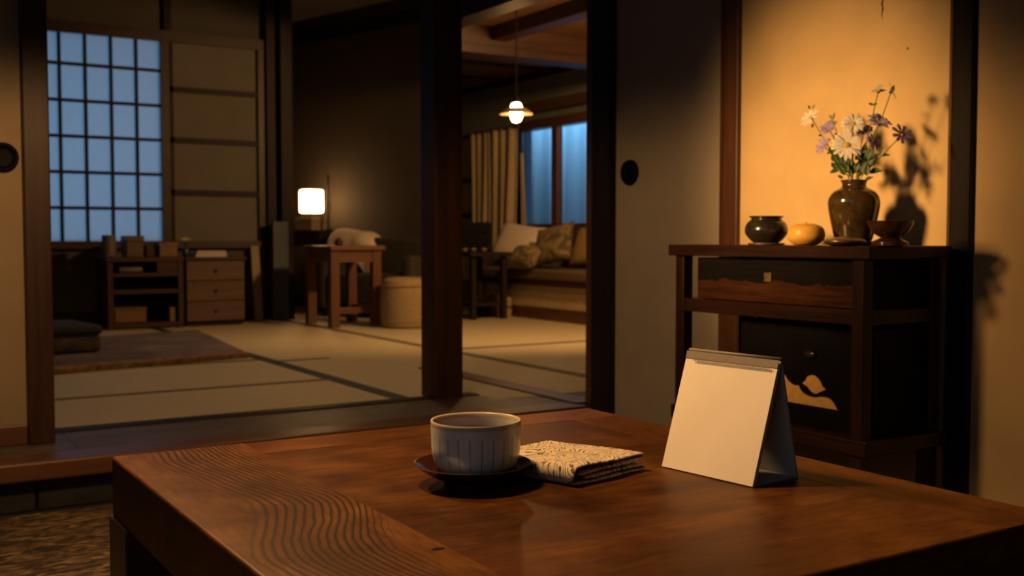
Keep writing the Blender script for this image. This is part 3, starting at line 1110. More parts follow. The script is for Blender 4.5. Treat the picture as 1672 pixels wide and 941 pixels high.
# ================================================================== ALCOVE CABINET
KX0, KX1 = 1.951, 2.245          # front, back
KY0, KY1 = 1.618, 2.306          # right, left in the picture
KZ = 0.7205
cab = thing('display_cabinet', 'dark rosewood display stand with two lacquer drawers in front of the alcove', 'cabinet', ((KX0 + KX1) / 2, (KY0 + KY1) / 2, 0))
obj('cabinet_top', B(KX0, KX1, KY0, KY1, KZ - 0.030, KZ, 0.003), M['caseY'], cab)
lw = 0.034
ly = (KY0 + 0.024, KY1 - 0.018 - lw)
lx = (KX0 + 0.012, KX1 - 0.012 - lw)
for x in lx:
    for y in ly:
        obj('leg', B(x, x + lw, y, y + lw, 0.0, KZ - 0.0301, 0.003), M['caseZ'], cab)
# middle shelf
zs1, zs0 = PX(1300, 500, lx[0]).z, PX(1300, 524, lx[0]).z
obj('middle_shelf', B(lx[0] + 0.004, lx[1] + lw - 0.004, ly[0] + 0.003, ly[1] + lw - 0.003, zs0, zs1, 0.003), M['caseY'], cab)
# lower shelf, wider than the frame
zl1, zl0 = PX(1402, 722, KX0).z, PX(1402, 748, KX0).z
zl1 -= 0.0
obj('lower_shelf', B(KX0 + 0.004, KX1 - 0.0, KY0 + 0.006, KY1 - 0.01, zl0, zl1, 0.003), M['caseY'], cab)
obj('side_stretcher', B(lx[0] + lw, lx[1], ly[0] + 0.006, ly[0] + lw - 0.006, 0.10, 0.13, 0.002), M['caseX'], cab)
obj('side_stretcher', B(lx[0] + lw, lx[1], ly[1] + 0.006, ly[1] + lw - 0.006, 0.10, 0.13, 0.002), M['caseX'], cab)
# upper drawer box
ud0 = ly[0] + lw + 0.001
ud1 = PX(1139, 450, lx[0] + 0.012).y
dx = lx[0] + 0.012
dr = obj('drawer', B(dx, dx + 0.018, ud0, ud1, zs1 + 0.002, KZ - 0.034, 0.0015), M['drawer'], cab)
dr['label'] = 'upper drawer front, black lacquer above and brown wood tone below'
q = PX(1254, 453, dx)
obj('drawer_plate', B(dx - 0.003, dx - 0.0001, q.y - 0.0115, q.y + 0.0115, q.z - 0.0115, q.z + 0.0115, 0.0012), M['brass'], dr)['label'] = 'small square brass plate'
obj('drawer_body', B(dx + 0.0185, lx[1] + lw, ud0 - 0.02, ud1, zs1 + 0.002, KZ - 0.034), M['lacquer'], cab)
# lower chest
cx0 = lx[0] + 0.055
cy1 = PX(1210, 550, cx0).y
cy0 = ly[0] + lw * 0.4
ch = obj('chest_front', B(cx0, cx0 + 0.018, cy0, cy1, zl1 + 0.001, zs0 - 0.012, 0.0015), M['lacquer'], cab)
obj('chest_body', B(cx0 + 0.0185, lx[1] + lw - 0.002, cy0, cy1, zl1 + 0.001, zs0 - 0.012), M['lacquer'], cab)
q = PX(1326, 578, cx0)
bm = lathe(nb(), smooth_prof([(0, 0.014), (0.010, 0.013), (0.014, 0.008), (0.008, 0.003), (0.007, -0.0005)], 4), (0, 0, 0), 28, (0.6, 1.25))
bm.transform(Matrix.Translation(q) @ Matrix.Rotation(-PI / 2, 4, 'Y'))
obj('chest_knob', bm, M['pot'], ch, smooth=True)


def inlay(pts):
    sp = smooth_prof([(a, b) for a, b in pts], 5)
    w = [PX(1060 + a / 2.046, 370 + b / 2.046, cx0 - 0.0008) for a, b in sp]
    return prism(nb(), w, (0.0012, 0, 0))


obj('gold_inlay', inlay([(380, 470), (405, 476), (437, 490), (452, 497), (466, 517), (484, 530), (499, 532), (505, 545), (520, 560), (548, 571), (578, 570), (600, 575), (616, 590), (627, 612), (626, 613), (560, 602), (480, 588), (420, 577), (380, 570)]), M['gold'], ch)['label'] = 'gold mountain shaped inlay'
obj('gold_inlay', inlay([(512, 523), (523, 513), (530, 501), (546, 497), (560, 504), (572, 520), (579, 535), (588, 545), (573, 552), (556, 559), (540, 550), (528, 535), (513, 525)]), M['gold'], ch)['label'] = 'small gold leaf shaped inlay'

# ================================================================== OBJECTS ON THE CABINET
def on_top(px, X):
    q = PX(px, 400, X)
    return Vector((q.x, q.y, KZ))


# round pot on a wooden coaster
pc = on_top(1251, 2.045)
s = (pc - CAM).dot(FWD) / F_PX          # metres per pixel there
co = obj('coaster', lathe(nb(), [(0, 0), (28 * s, 0), (29.5 * s, 0.002), (29 * s, 0.0055), (0, 0.0055)], pc, 40), M['walnutY'], auto=30)
props(co, 'round pale wooden coaster under the squat dark pot', 'coaster')
pz = pc + Vector((0, 0, 0.0056))
prof = smooth_prof([(20 * s, 0), (27 * s, 6 * s), (33.5 * s, 15 * s), (34.5 * s, 23 * s), (31 * s, 32 * s), (25 * s, 37.5 * s), (24.5 * s, 40 * s), (28.5 * s, 43 * s)], 6)
inn = [(27 * s, 43.6 * s), (23 * s, 40 * s), (23 * s, 37 * s), (29 * s, 31 * s), (31 * s, 20 * s), (22 * s, 6 * s), (0, 4 * s)]
pot = obj('incense_pot', lathe(nb(), [(0, 0.001)] + prof + inn, pz, 56), M['pot'], auto=50)
props(pot, 'squat round black bronze pot with flared rim, left end of the cabinet top', 'pot')

# mandarin
mc = on_top(1316, 2.02)
s = (mc - CAM).dot(FWD) / F_PX
prof = smooth_prof([(0, 0.5 * s), (10 * s, 0), (20 * s, 2 * s), (28.5 * s, 10 * s), (30 * s, 19 * s), (26.5 * s, 28.5 * s), (16 * s, 34.5 * s), (6 * s, 35.6 * s), (2 * s, 34.4 * s), (0, 34.2 * s)], 6)
mt = thing('mandarin', 'flattened orange mandarin on the cabinet top between pot and vase', 'fruit', mc)
obj('peel', lathe(nb(), prof, mc, 48), M['mandarin'], mt, smooth=True)
bm = nb()
tube(bm, [mc + Vector((0, 0, 34 * s)), mc + Vector((0.0008, 0, 38 * s))], 0.0013, 8)
for k in range(5):
    a = k * 2 * PI / 5
    tube(bm, [mc + Vector((0, 0, 35 * s)), mc + Vector((0.004 * math.cos(a), 0.004 * math.sin(a), 35.9 * s))], 0.001, 6, 0.4)
obj('stem_button', bm, M['brownZ'], mt)

# vase on a dark stand
vc = on_top(1393, 2.13)
s = (vc - CAM).dot(FWD) / F_PX
st_ = obj('vase_stand', lathe(nb(), [(0, 0), (36 * s, 0), (38 * s, 2 * s), (38 * s, 5.5 * s), (36 * s, 7 * s), (0, 7 * s)], vc, 48), M['blackY'], auto=30)
props(st_, 'low round blackened wood stand under the olive vase', 'stand')
vz = vc + Vector((0, 0, 7.05 * s))
prof = smooth_prof([(27 * s, 0), (30 * s, 4 * s), (36 * s, 30 * s), (40.5 * s, 55 * s), (40 * s, 69 * s), (33 * s, 80 * s), (22.5 * s, 86 * s), (19 * s, 90 * s), (19.5 * s, 95 * s), (22 * s, 99 * s)], 7)
inn = [(20.5 * s, 99.3 * s), (17.5 * s, 95 * s), (17 * s, 89 * s), (30 * s, 78 * s), (36 * s, 60 * s), (33 * s, 30 * s), (24 * s, 4 * s), (0, 3 * s)]
va = obj('flower_vase', lathe(nb(), [(0, 0.001)] + prof + inn, vz, 64), M['vase'], auto=60)
props(va, 'olive brown glazed vase with short neck holding the flowers', 'vase')
VMOUTH = vz + Vector((0, 0, 97 * s))
VS = s

# little brass dish in front of the vase
bc = on_top(1379, 1.99)
s = (bc - CAM).dot(FWD) / F_PX
prof = smooth_prof([(0, 0), (18 * s, 0), (29 * s, 3 * s), (34 * s, 7 * s), (31 * s, 10.5 * s), (21 * s, 13.5 * s), (10 * s, 15 * s), (0, 15 * s)], 5)
bd = obj('incense_box', lathe(nb(), prof, bc, 48), M['brass'], auto=40)
props(bd, 'flat round lidded brass box lying before the olive vase', 'box')

# footed bowl and its base
wc = on_top(1453, 2.03)
s = (wc - CAM).dot(FWD) / F_PX
bw = thing('bowl', 'small flared copper brown bowl on a round foot, right end of the cabinet top', 'bowl', wc)
obj('bowl_foot', lathe(nb(), smooth_prof([(0, 0), (27 * s, 0), (28.5 * s, 3 * s), (28 * s, 7 * s), (22 * s, 10 * s), (16 * s, 13 * s), (14 * s, 14 * s)], 4) + [(0, 14 * s)], wc, 48), M['bowl'], bw, auto=40)
wz = wc + Vector((0, 0, 14.05 * s))
prof = smooth_prof([(14 * s, 0), (18 * s, 1.5 * s), (27 * s, 8 * s), (33 * s, 17 * s), (36.5 * s, 27 * s)], 6)
inn = [(35.2 * s, 27.2 * s), (31 * s, 17 * s), (24 * s, 9 * s), (0, 5 * s)]
obj('bowl_body', lathe(nb(), [(0, 0.0005)] + prof + inn, wz, 56), M['bowl'], bw, auto=50)

# ------------------------------------------------------------------ flowers
def basis(n):
    n = n.normalized()
    a = n.cross(Vector((0, 0, 1)))
    if a.length < 1e-3:
        a = Vector((1, 0, 0))
    a.normalize()
    return a, n.cross(a).normalized(), n


def petals(center, n, r, count, width, cup=0.15, jitter=0.15, notch=False, rows=1, inner=0.12):
    bm = nb()
    a, b, n = basis(n)
    for row in range(rows):
        for k in range(count):
            th = 2 * PI * (k + 0.5 * row) / count + random.uniform(-jitter, jitter)
            L = r * random.uniform(0.86, 1.04) * (1 - 0.12 * row)
            dirv = a * math.cos(th) + b * math.sin(th)
            sd = n.cross(dirv)
            tilt = cup + random.uniform(-0.10, 0.14) + 0.2 * row
            def fn(u, v, dirv=dirv, sd=sd, L=L, tilt=tilt):
                rad = L * (inner + (1 - inner) * u)
                w = width * (0.35 + 0.65 * math.sin(min(1, u * 1.25) * PI / 2)) * (1 if u < 0.8 else max(0.35, 1 - ((u - 0.8) / 0.2) ** 2 * 0.65))
                x = (v - 0.5) * w
                h = tilt * rad * (1 - 0.55 * u) + 0.25 * abs(v - 0.5) * w
                if notch and u > 0.95:
                    rad -= 0.10 * L * (1 - abs(2 * v - 1))
                return center + dirv * rad + sd * x + n * h
            grid(bm, fn, 6, 4)
    return bm


def leaf_mesh(bm, base, direction, up, L, W):
    d = direction.normalized()
    s = d.cross(up).normalized()
    n = s.cross(d)
    def fn(u, v):
        w = W * math.sin(PI * min(1, u ** 0.75)) + 0.0004
        return base + d * (L * u) + s * ((v - 0.5) * w) - n * (0.18 * L * u * u) + n * (abs(v - 0.5) * w * 0.35)
    return grid(bm, fn, 8, 4)


def flower_px(px, py, dX=0.0):
    return PX(px, py, vc.x + dX)


def stem_path(tip, root_off, bend=0.0):
    root = VMOUTH + Vector((root_off[0], root_off[1], -0.055))
    mouth = VMOUTH + Vector((root_off[0] * 1.2, root_off[1] * 1.2, 0.0))
    mid = mouth.lerp(tip, 0.5) + Vector((0, bend, 0.006))
    pts = smooth_prof([tuple(root), tuple(mouth), tuple(mid), tuple(tip)], 6)
    return [Vector(q) for q in pts]


def solid(o, th=0.0005):
    md = o.modifiers.new('thick', 'SOLIDIFY'); md.thickness = th; md.offset = 0


def flower(name, label, cat, tip, normal, r, count, width, mat, root_off, bend=0.0, leaves=(), cup=0.15, disc=0.0, rows=1, notch=False, group=None, sepals=True, stem_r=0.0015):
    path = stem_path(tip, root_off, bend)
    th = thing(name, label, cat, tuple(path[0]), 0.0, group)
    obj('stem', tube(nb(), path, stem_r, 8, 0.8), M['stem'], th, smooth=True)
    n = Vector(normal).normalized()
    o = obj('petals', petals(tip + n * 0.002, n, r, count, width, cup, notch=notch, rows=rows), mat, th, smooth=True)
    solid(o)
    if disc:
        bm = lathe(nb(), smooth_prof([(disc, 0), (disc * 0.9, disc * 0.35), (disc * 0.5, disc * 0.6), (0, disc * 0.62)], 4), (0, 0, 0), 20)
        a, b, nn = basis(n)
        m3 = Matrix((a, b, nn)).transposed().to_4x4()
        bm.transform(Matrix.Translation(tip + n * (0.0025 + cup * r * 0.1)) @ m3)
        obj('flower_disc', bm, M['pollen'], th, smooth=True)
    if sepals:
        bm = nb()
        a, b, nn = basis(n)
        for k in range(5):
            dv = a * math.cos(k * 1.257) + b * math.sin(k * 1.257)
            leaf_mesh(bm, tip - n * 0.002, dv * 0.8 + n * 0.4, n, r * 0.38, r * 0.16)
        tube(bm, [tip - n * 0.005, tip + n * 0.001], 0.0016, 8, 1.8)
        o = obj('sepals', bm, M['green'], th, smooth=True); solid(o)
    for (px, py, dx, lx_, ly_, L, W) in leaves:
        base = flower_px(px, py, dx)
        dirv = flower_px(px + lx_, py + ly_, dx + 0.0) - base
        o = obj('leaf', leaf_mesh(nb(), base, dirv, Vector((-0.75, -0.45, 0.5)), L, W), M['green'], th, smooth=True)
        solid(o)
    return th


TO = (CAM - VMOUTH).normalized()
LFT = -RGT
UPV = Vector((0, 0, 1))
G_D = 'white daisies in the vase'
G_P = 'purple asters in the vase'
PXM = VS                                     # metres per photo pixel at the vase
# white daisies
flower('white_daisy', 'large open white daisy with yellow disc, lowest and nearest in the bouquet', 'flower', flower_px(1383, 238, -0.035), TO * 1.0 + UPV * 0.35 + RGT * 0.1, 27 * PXM, 17, 0.0085, M['white_petal'], (-0.010, 0.004), leaves=[(1388, 268, -0.03, -8, -16, 0.026, 0.010)], cup=0.10, disc=5.2 * PXM, rows=1, group=G_D)
flower('white_daisy', 'round white daisy just above the nearest daisy in the bouquet middle', 'flower', flower_px(1393, 204, -0.010), TO * 0.9 + UPV * 0.6, 21 * PXM, 19, 0.0060, M['white_petal'], (-0.006, 0.0), leaves=[(1396, 262, -0.02, 10, -14, 0.028, 0.011)], cup=0.25, disc=4.6 * PXM, rows=2, group=G_D)
flower('white_daisy', 'white daisy on a long stem leaning out to the far left of the vase', 'flower', flower_px(1325, 193, -0.005), LFT * 0.75 + UPV * 0.7 + TO * 0.45, 20 * PXM, 13, 0.0068, M['white_petal'], (0.0, 0.009), bend=0.006, leaves=[(1342, 222, 0, -9, -2, 0.014, 0.006), (1328, 202, 0, -3, 8, 0.012, 0.006), (1322, 178, -0.005, -3, -9, 0.012, 0.005), (1327, 177, -0.005, 4, -9, 0.010, 0.004)], cup=0.35, disc=3.5 * PXM, group=G_D)
# small cream blooms at the top
flower('star_flower', 'small cream flower on the tallest stem, left of its twin at the bouquet top', 'flower', flower_px(1434, 149, 0.0), UPV * 0.8 + LFT * 0.5 + TO * 0.3, 12 * PXM, 8, 0.0062, M['cream_petal'], (0.002, -0.004), bend=-0.004, leaves=[(1424, 172, 0, -7, -6, 0.013, 0.006), (1424, 172, 0, 10, -4, 0.015, 0.006), (1433, 150, 0, 12, -4, 0.022, 0.007)], cup=0.5, disc=2.2 * PXM)
flower('star_flower', 'small drooping cream flower at the bouquet top, right of its twin', 'flower', flower_px(1455, 150, -0.004), UPV * 0.35 + RGT * 0.85 + TO * 0.3, 16 * PXM, 7, 0.0066, M['cream_petal'], (0.0, -0.006), bend=-0.006, leaves=[(1456, 152, 0, 3, -12, 0.020, 0.009)], cup=0.15, disc=2.2 * PXM)
# purple asters
flower('purple_aster', 'purple aster leaning out to the far right of the vase', 'flower', flower_px(1472, 221, -0.004), RGT * 0.45 + UPV * 0.35 + TO * 0.8, 20 * PXM, 9, 0.0092, M['purple_petal'], (0.001, -0.010), bend=-0.006, leaves=[(1437, 252, 0, 2, -16, 0.022, 0.009), (1440, 254, 0, 14, -2, 0.022, 0.009), (1420, 281, 0, 20, -4, 0.034, 0.018)], cup=0.12, disc=2.6 * PXM, notch=True, group=G_P)
flower('purple_aster', 'pale lilac aster beneath the two cream flowers, right of centre', 'flower', flower_px(1434, 202, 0.012), TO * 0.5 + UPV * 0.6 + RGT * 0.2, 21 * PXM, 10, 0.0095, M['lilac_petal'], (0.004, -0.003), leaves=[(1428, 228, 0.01, -7, -8, 0.016, 0.007)], cup=0.35, disc=2.5 * PXM, notch=True, rows=2, group=G_P)
flower('purple_aster', 'purple aster in upper left of the bouquet above another purple one', 'flower', flower_px(1354, 211, 0.004), LFT * 0.4 + UPV * 0.6 + TO * 0.5, 16 * PXM, 9, 0.0085, M['purple_petal'], (0.002, 0.007), leaves=[(1360, 222, 0, 12, 2, 0.018, 0.009), (1356, 228, 0, -6, 4, 0.015, 0.008)], cup=0.45, disc=2.2 * PXM, notch=True, rows=2, group=G_P)
flower('purple_aster', 'lowest purple aster at the left edge of the bouquet', 'flower', flower_px(1346, 239, -0.006), LFT * 0.8 + UPV * 0.35 + TO * 0.4, 17 * PXM, 9, 0.0085, M['purple_petal'], (-0.002, 0.008), leaves=[(1356, 250, 0, -10, 0, 0.014, 0.007), (1370, 279, 0, -22, 0, 0.034, 0.018)], cup=0.3, disc=2.2 * PXM, notch=True, rows=1, group=G_P)
flower('purple_aster', 'purple aster tucked low behind the daisies, right side of the bouquet', 'flower', flower_px(1424, 236, 0.010), TO * 0.5 + UPV * 0.45 + RGT * 0.5, 20 * PXM, 10, 0.0092, M['purple_petal'], (0.005, -0.005), leaves=[(1428, 256, 0, 12, -6, 0.018, 0.009)], cup=0.35, disc=2.2 * PXM, notch=True, rows=2, group=G_P)
flower('purple_aster', 'half hidden purple aster between round white daisy and lilac aster', 'flower', flower_px(1410, 216, 0.018), TO * 0.6 + UPV * 0.7, 16 * PXM, 9, 0.0085, M['purple_petal'], (0.006, 0.0), cup=0.4, disc=2.0 * PXM, notch=True, rows=2, group=G_P)


# bud sprig and leafy filler
def sprig(name, label, tip, root_off, buds, leaves, bend=0.0):
    path = stem_path(tip, root_off, bend)
    th = thing(name, label, 'flower stem' if buds else 'foliage', tuple(path[0]))
    obj('stem', tube(nb(), path, 0.0015, 8, 0.7), M['stem'], th, smooth=True)
    for (px, py, dx, ax_, ay_, L, r) in buds:
        base = flower_px(px, py, dx); d = (flower_px(px + ax_, py + ay_, dx) - base).normalized()
        prof = smooth_prof([(0.0006, 0), (r, L * 0.35), (r * 0.8, L * 0.7), (0.0003, L)], 4)
        bm = lathe(nb(), prof, (0, 0, 0), 12)
        a, b, nn = basis(d)
        bm.transform(Matrix.Translation(base) @ Matrix((a, b, nn)).transposed().to_4x4())
        obj('bud', bm, M['bud'], th, smooth=True)
    for (px, py, dx, lx_, ly_, L, W) in leaves:
        base = flower_px(px, py, dx)
        o = obj('leaf', leaf_mesh(nb(), base, flower_px(px + lx_, py + ly_, dx) - base, Vector((-0.75, -0.45, 0.5)), L, W), M['green'], th, smooth=True)
        solid(o)
    return th


sprig('bud_sprig', 'upright sprig of closed green buds left of the round white daisy', flower_px(1359, 196, 0.0), (0.0, 0.005),
      [(1359, 197, 0, -5, -13, 0.017, 0.0030), (1359, 196, 0, 4, -13, 0.020, 0.0030), (1361, 202, 0, 9, -6, 0.014, 0.0026), (1357, 192, 0, -9, -8, 0.010, 0.0022)],
      [(1362, 222, 0, 10, -8, 0.018, 0.008)])
lv = []
for k in range(30):
    px = 1364 + (k * 37 % 60); py = 254 + (k * 23 % 36)
    lv.append((px, py, -0.022 + 0.045 * ((k * 7) % 10) / 10, (px - 1395) * 0.25 + random.uniform(-4, 4), -14, random.uniform(0.024, 0.036), random.uniform(0.013, 0.019)))
sprig('leaf_sprig', 'dense dark green leaves filling the vase mouth below the daisies', flower_px(1393, 250, -0.01), (-0.004, 0.0), [], lv[:15])
sprig('leaf_sprig', 'pale stalks and dark leaves at the right of the vase mouth', flower_px(1410, 258, 0.0), (0.004, -0.006), [(1404, 250, -0.01, 2, -10, 0.008, 0.002)], lv[15:] + [(1413, 294, -0.02, 16, -8, 0.022, 0.010), (1376, 292, -0.02, -12, -10, 0.020, 0.008)])

# ================================================================== FAR LEFT ROOM FURNITURE
# rug
rfr = PZ(408, 584, FLOOR2); rbr = PZ(322, 544, FLOOR2)
rd = PZ(90, 612, FLOOR2) - rfr; rd.normalize()
rfl = rfr + rd * 1.9
rbl = rbr + rd * 1.9
rug = thing('floor_mat', 'dull plum wool rug spread on the tatami of the far room', 'rug', (rfr.x, rfr.y, FLOOR2))


def flat(pts, z0, z1):
    return prism(nb(), [Vector((q.x, q.y, z0)) for q in pts], (0, 0, z1 - z0))


obj('rug_field', flat([rfr, rbr, rbl, rfl], FLOOR2 + 0.003, FLOOR2 + 0.020), M['rug'], rug)
f2 = (rbr - rfr).normalized() * 0.10
obj('rug_border', flat([rfr + f2 - (rd * -0.02), rfl + f2, rfl - f2 * 0.15, rfr - f2 * 0.15], FLOOR2 + 0.0035, FLOOR2 + 0.025), M['rugfringe'], rug)
# dark floor cushion
q = PZ(163, 577, FLOOR2 + 0.02)
cu = thing('floor_cushion', 'thick black floor cushion with patterned band on the plum rug', 'cushion', (q.x - 0.28, q.y + 0.25, FLOOR2 + 0.025), 0.12)
obj('cushion_top', box(nb(), -0.28, 0.28, -0.25, 0.25, 0.085, 0.135, 0.022, 3), M['zabuton'], cu, world=False, smooth=True)
obj('cushion_band', box(nb(), -0.27, 0.27, -0.24, 0.24, 0.0, 0.088, 0.018, 3), M['zabutonedge'], cu, world=False, smooth=True)

# open shelf unit
SY0, SY1 = 7.26, 7.62


def sx(px, Y=SY0):
    return PY(px, 480, Y).x


def sz(px, py, Y=SY0):
    return PY(px, py, Y).z


x0, x1 = sx(176), sx(300)
zt = sz(240, 420)
sh = thing('shelf_unit', 'dark open wooden shelf unit below the paper window', 'shelf', ((x0 + x1) / 2, (SY0 + SY1) / 2, FLOOR2))
obj('side_panel', B(x0, x0 + 0.035, SY0, SY1, FLOOR2, zt - 0.0301, 0.002), M['postZ'], sh)
obj('side_panel', B(x1 - 0.035, x1, SY0, SY1, FLOOR2, zt - 0.0301, 0.002), M['sepiaZ'], sh)
obj('shelf_top', B(x0 - 0.01, x1 + 0.003, SY0 - 0.01, SY1, zt - 0.03, zt, 0.002), M['postX'], sh)
obj('back_panel', B(x0 + .035, x1 - .035, SY1 - 0.015, SY1, FLOOR2 + 0.04, zt - 0.03), M['blackX'], sh)
za, zb_ = sz(240, 447), sz(240, 475)
obj('shelf_board', B(x0 + .036, x1 - .036, SY0 + .003, SY1 - .016, za - 0.02, za + 0.005, 0.002), M['sepiaX'], sh)
obj('shelf_board', B(x0 + .036, x1 - .036, SY0 + .003, SY1 - .016, zb_ - 0.02, zb_ + 0.008, 0.002), M['sepiaX'], sh)
obj('shelf_board', B(x0 + .036, x1 - .036, SY0 + .003, SY1 - .016, FLOOR2 + 0.01, FLOOR2 + 0.04, 0.002), M['postX'], sh)
xd = sx(257)
dw = obj('drawer', B(xd, x1 - .037, SY0 + .001, SY0 + 0.2, za + 0.006, zt - 0.034, 0.002), M['sepiaX'], sh)
obj('knob', lathe(nb(), smooth_prof([(0, 0.012), (0.008, 0.008), (0.004, 0.002), (0.004, -0.001)], 3), (0, 0, 0), 14), M['iron'], dw, world=False) if False else None
bx = sx(187), sx(240)
wk = thing('wicker_basket', 'low brown wicker basket on the bottom shelf under the paper window', 'basket', ((bx[0] + bx[1]) / 2, SY0 + 0.14, FLOOR2 + 0.0405))
obj('basket_body', B(bx[0], bx[1], SY0 + 0.02, SY0 + 0.26, FLOOR2 + 0.0405, FLOOR2 + 0.125, 0.012), M['wicker'], wk)
obj('basket_rim', B(bx[0] - .005, bx[1] + .005, SY0 + 0.015, SY0 + 0.265, FLOOR2 + 0.125, FLOOR2 + 0.140, 0.005), M['wicker'], wk)
q0, q1 = sx(279), sx(288)
props(obj('small_box', B(q0, q1, SY0 + 0.03, SY0 + 0.09, FLOOR2 + 0.0405, FLOOR2 + 0.135, 0.004), M['paperbox']), 'small tan box standing at the right of the bottom shelf', 'box')
q0, q1 = sx(196), sx(236)
props(obj('folded_cloth', box(nb(), q0, q1, SY0 + 0.03, SY0 + 0.24, za + 0.0055, za + 0.045, 0.014, 3), M['greybox'], smooth=True), 'dim grey folded cloth on the upper shelf under the paper window', 'cloth')

# things on the shelf unit
def carton(name, label, cat, p0, p1, ptop, m, Y, depth, z0, lid=True, mlid=None):
    a, b = sx(p0, Y), sx(p1, Y)
    z1 = PY((p0 + p1) / 2, ptop, Y).z
    th = thing(name, label, cat, ((a + b) / 2, Y + depth / 2, z0))
    hz = z1 - (z1 - z0) * 0.28 if lid else z1
    obj('box_body', B(a + .004, b - .004, Y + .004, Y + depth - .004, z0, hz, 0.004), m, th)
    if lid:
        obj('box_lid', B(a, b, Y, Y + depth, hz + .0005, z1, 0.004), mlid or m, th)
    return th


tin_c = Vector(((sx(172) + sx(197)) / 2, SY0 + 0.10, zt))
tr = (sx(197) - sx(172)) / 2
tz = PY(184, 384, SY0 + 0.1).z - zt
tn = thing('tea_caddy', 'dim grey round tea caddy on the shelf unit, leftmost against the paper window', 'caddy', tin_c)
obj('caddy_body', lathe(nb(), [(0, 0), (tr, 0), (tr, tz * 0.72), (0, tz * 0.72)], tin_c, 32), M['greybox'], tn, auto=30)
obj('caddy_lid', lathe(nb(), [(0, tz * 0.725), (tr * 0.93, tz * 0.725), (tr * 0.93, tz * 0.97), (tr * 0.85, tz), (0, tz)], tin_c, 32), M['greybox'], tn, auto=30)
carton('wooden_box', 'brown lidded wooden box on the shelf unit, second from the left', 'box', 207, 237, 385, M['walnutX'], SY0 + 0.04, 0.16, zt)
carton('wooden_box', 'low dark brown box between two taller boxes on the shelf unit', 'box', 239, 257, 400, M['sepiaX'], SY0 + 0.06, 0.12, zt, lid=False)
carton('wooden_box', 'tan paper box on the shelf unit beside the drawer cabinet', 'box', 261, 292, 396, M['paperbox'], SY0 + 0.02, 0.16, zt)
tw = sx(170), sx(206)
props(obj('tray', B(tw[0] + .02, tw[1] - 0.02, SY0 + 0.005, SY0 + 0.035, zt, zt + 0.012, 0.003), M['greyscreen']), 'thin slate strip lying before the grey tea caddy', 'tray')

# drawer cabinet
x0, x1 = sx(304), sx(401)
zt2 = sz(350, 420)
dc = thing('drawer_cabinet', 'walnut drawer cabinet with plank front beside the dark shelf unit', 'cabinet', ((x0 + x1) / 2, (SY0 + SY1) / 2, FLOOR2))
obj('carcass', B(x0, x1, SY0 + 0.02, SY1, FLOOR2 + 0.03, zt2 - 0.0205, 0.003), M['sepiaX'], dc)
obj('cabinet_top', B(x0 - .003, x1 + .008, SY0 - .008, SY1, zt2 - 0.02, zt2, 0.003), M['sepiaX'], dc)
obj('plinth', B(x0 + .01, x1 - .01, SY0 + .03, SY1 - .01, FLOOR2, FLOOR2 + 0.03), M['blackX'], dc)
hh = (zt2 - 0.024 - (FLOOR2 + 0.034)) / 3
for k in range(3):
    z0 = FLOOR2 + 0.034 + k * hh
    d_ = obj('drawer', B(x0 + .006, x1 - .006, SY0 + .002, SY0 + .02, z0 + .003, z0 + hh - .003, 0.002), M['walnutX'], dc)
    bm = lathe(nb(), smooth_prof([(0, 0.016), (0.010, 0.014), (0.011, 0.009), (0.005, 0.004), (0.005, -0.002)], 3), (0, 0, 0), 16)
    bm.transform(Matrix.Translation(((x0 + x1) / 2, SY0 + .002, z0 + hh / 2)) @ Matrix.Rotation(PI / 2, 4, 'X'))
    obj('knob', bm, M['postZ'], d_, smooth=True)
a, b = sx(323), sx(375)
zz = zt2
for k, (lbl, h_, m_) in enumerate((('pale thick book lying flat on the walnut drawer cabinet, lower of two', 0.026, 'bookpaper'), ('thin pale book lying on top of the thicker book on the drawer cabinet', 0.016, 'bookpaper'))):
    bt = thing('book', lbl, 'book', ((a + b) / 2, SY0 + 0.12, zz), 0.04 * k, 'books on the drawer cabinet')
    w_ = (b - a) / 2 - 0.008 * k
    obj('book_pages', B(-w_ + .004, w_ - .004, -0.076, 0.076, 0.003, h_ - 0.003), M['bookpaper'], bt, world=False)
    bm = box(nb(), -w_, w_, -0.08, 0.08, 0, 0.0028); box(bm, -w_, w_, -0.08, 0.08, h_ - 0.0028, h_); box(bm, -w_, -w_ + 0.003, -0.08, 0.08, 0.0029, h_ - 0.0029)
    obj('book_cover', bm, M['bookpaper' if k else 'paleboard'], bt, world=False)
    zz += h_
# bud vase with pale bloom
q = Vector((sx(311), SY0 + 0.10, zt2))
bvz = PY(307, 397, SY0 + 0.1).z - zt2
bv = obj('bud_vase', lathe(nb(), [(0, 0)] + smooth_prof([(0.018, 0), (0.024, 0.02), (0.022, 0.05), (0.010, bvz * 0.8), (0.012, bvz)], 5) + [(0.008, bvz), (0.006, bvz * .8), (0.0, 0.02)], q, 24), M['greenjar'], smooth=True)
props(bv, 'slim dark green bud vase on the drawer cabinet corner', 'vase')
fl = thing('yellow_flower', 'pale yellow round bloom in the slim bud vase of the far room', 'flower', tuple(q + Vector((0, 0, bvz * 0.5))))
obj('stem', tube(nb(), [q + Vector((0, 0, bvz * 0.5)), q + Vector((0, 0, bvz + 0.012))], 0.003, 8), M['stem'], fl)
obj('petals', petals(q + Vector((0, 0, bvz + 0.012)), Vector((0, -0.3, 1)), 0.035, 16, 0.018, 0.8, rows=2), M['yellowbloom'], fl)
# leaning board
a = PY(417, 512, YSH - 0.14); b = PY(430, 512, YSH - 0.14); tp = PY(424, 402, YSH - 0.03).z
bm = prism(nb(), [Vector((a.x, a.y, FLOOR2)), Vector((b.x, b.y, FLOOR2)), Vector((b.x, YSH - 0.055, tp)), Vector((a.x, YSH - 0.055, tp))], (0, 0.018, 0))
props(obj('leaning_board', bm, M['paleboard']), 'narrow pale board leaning against the far wall right of the drawer cabinet', 'board')
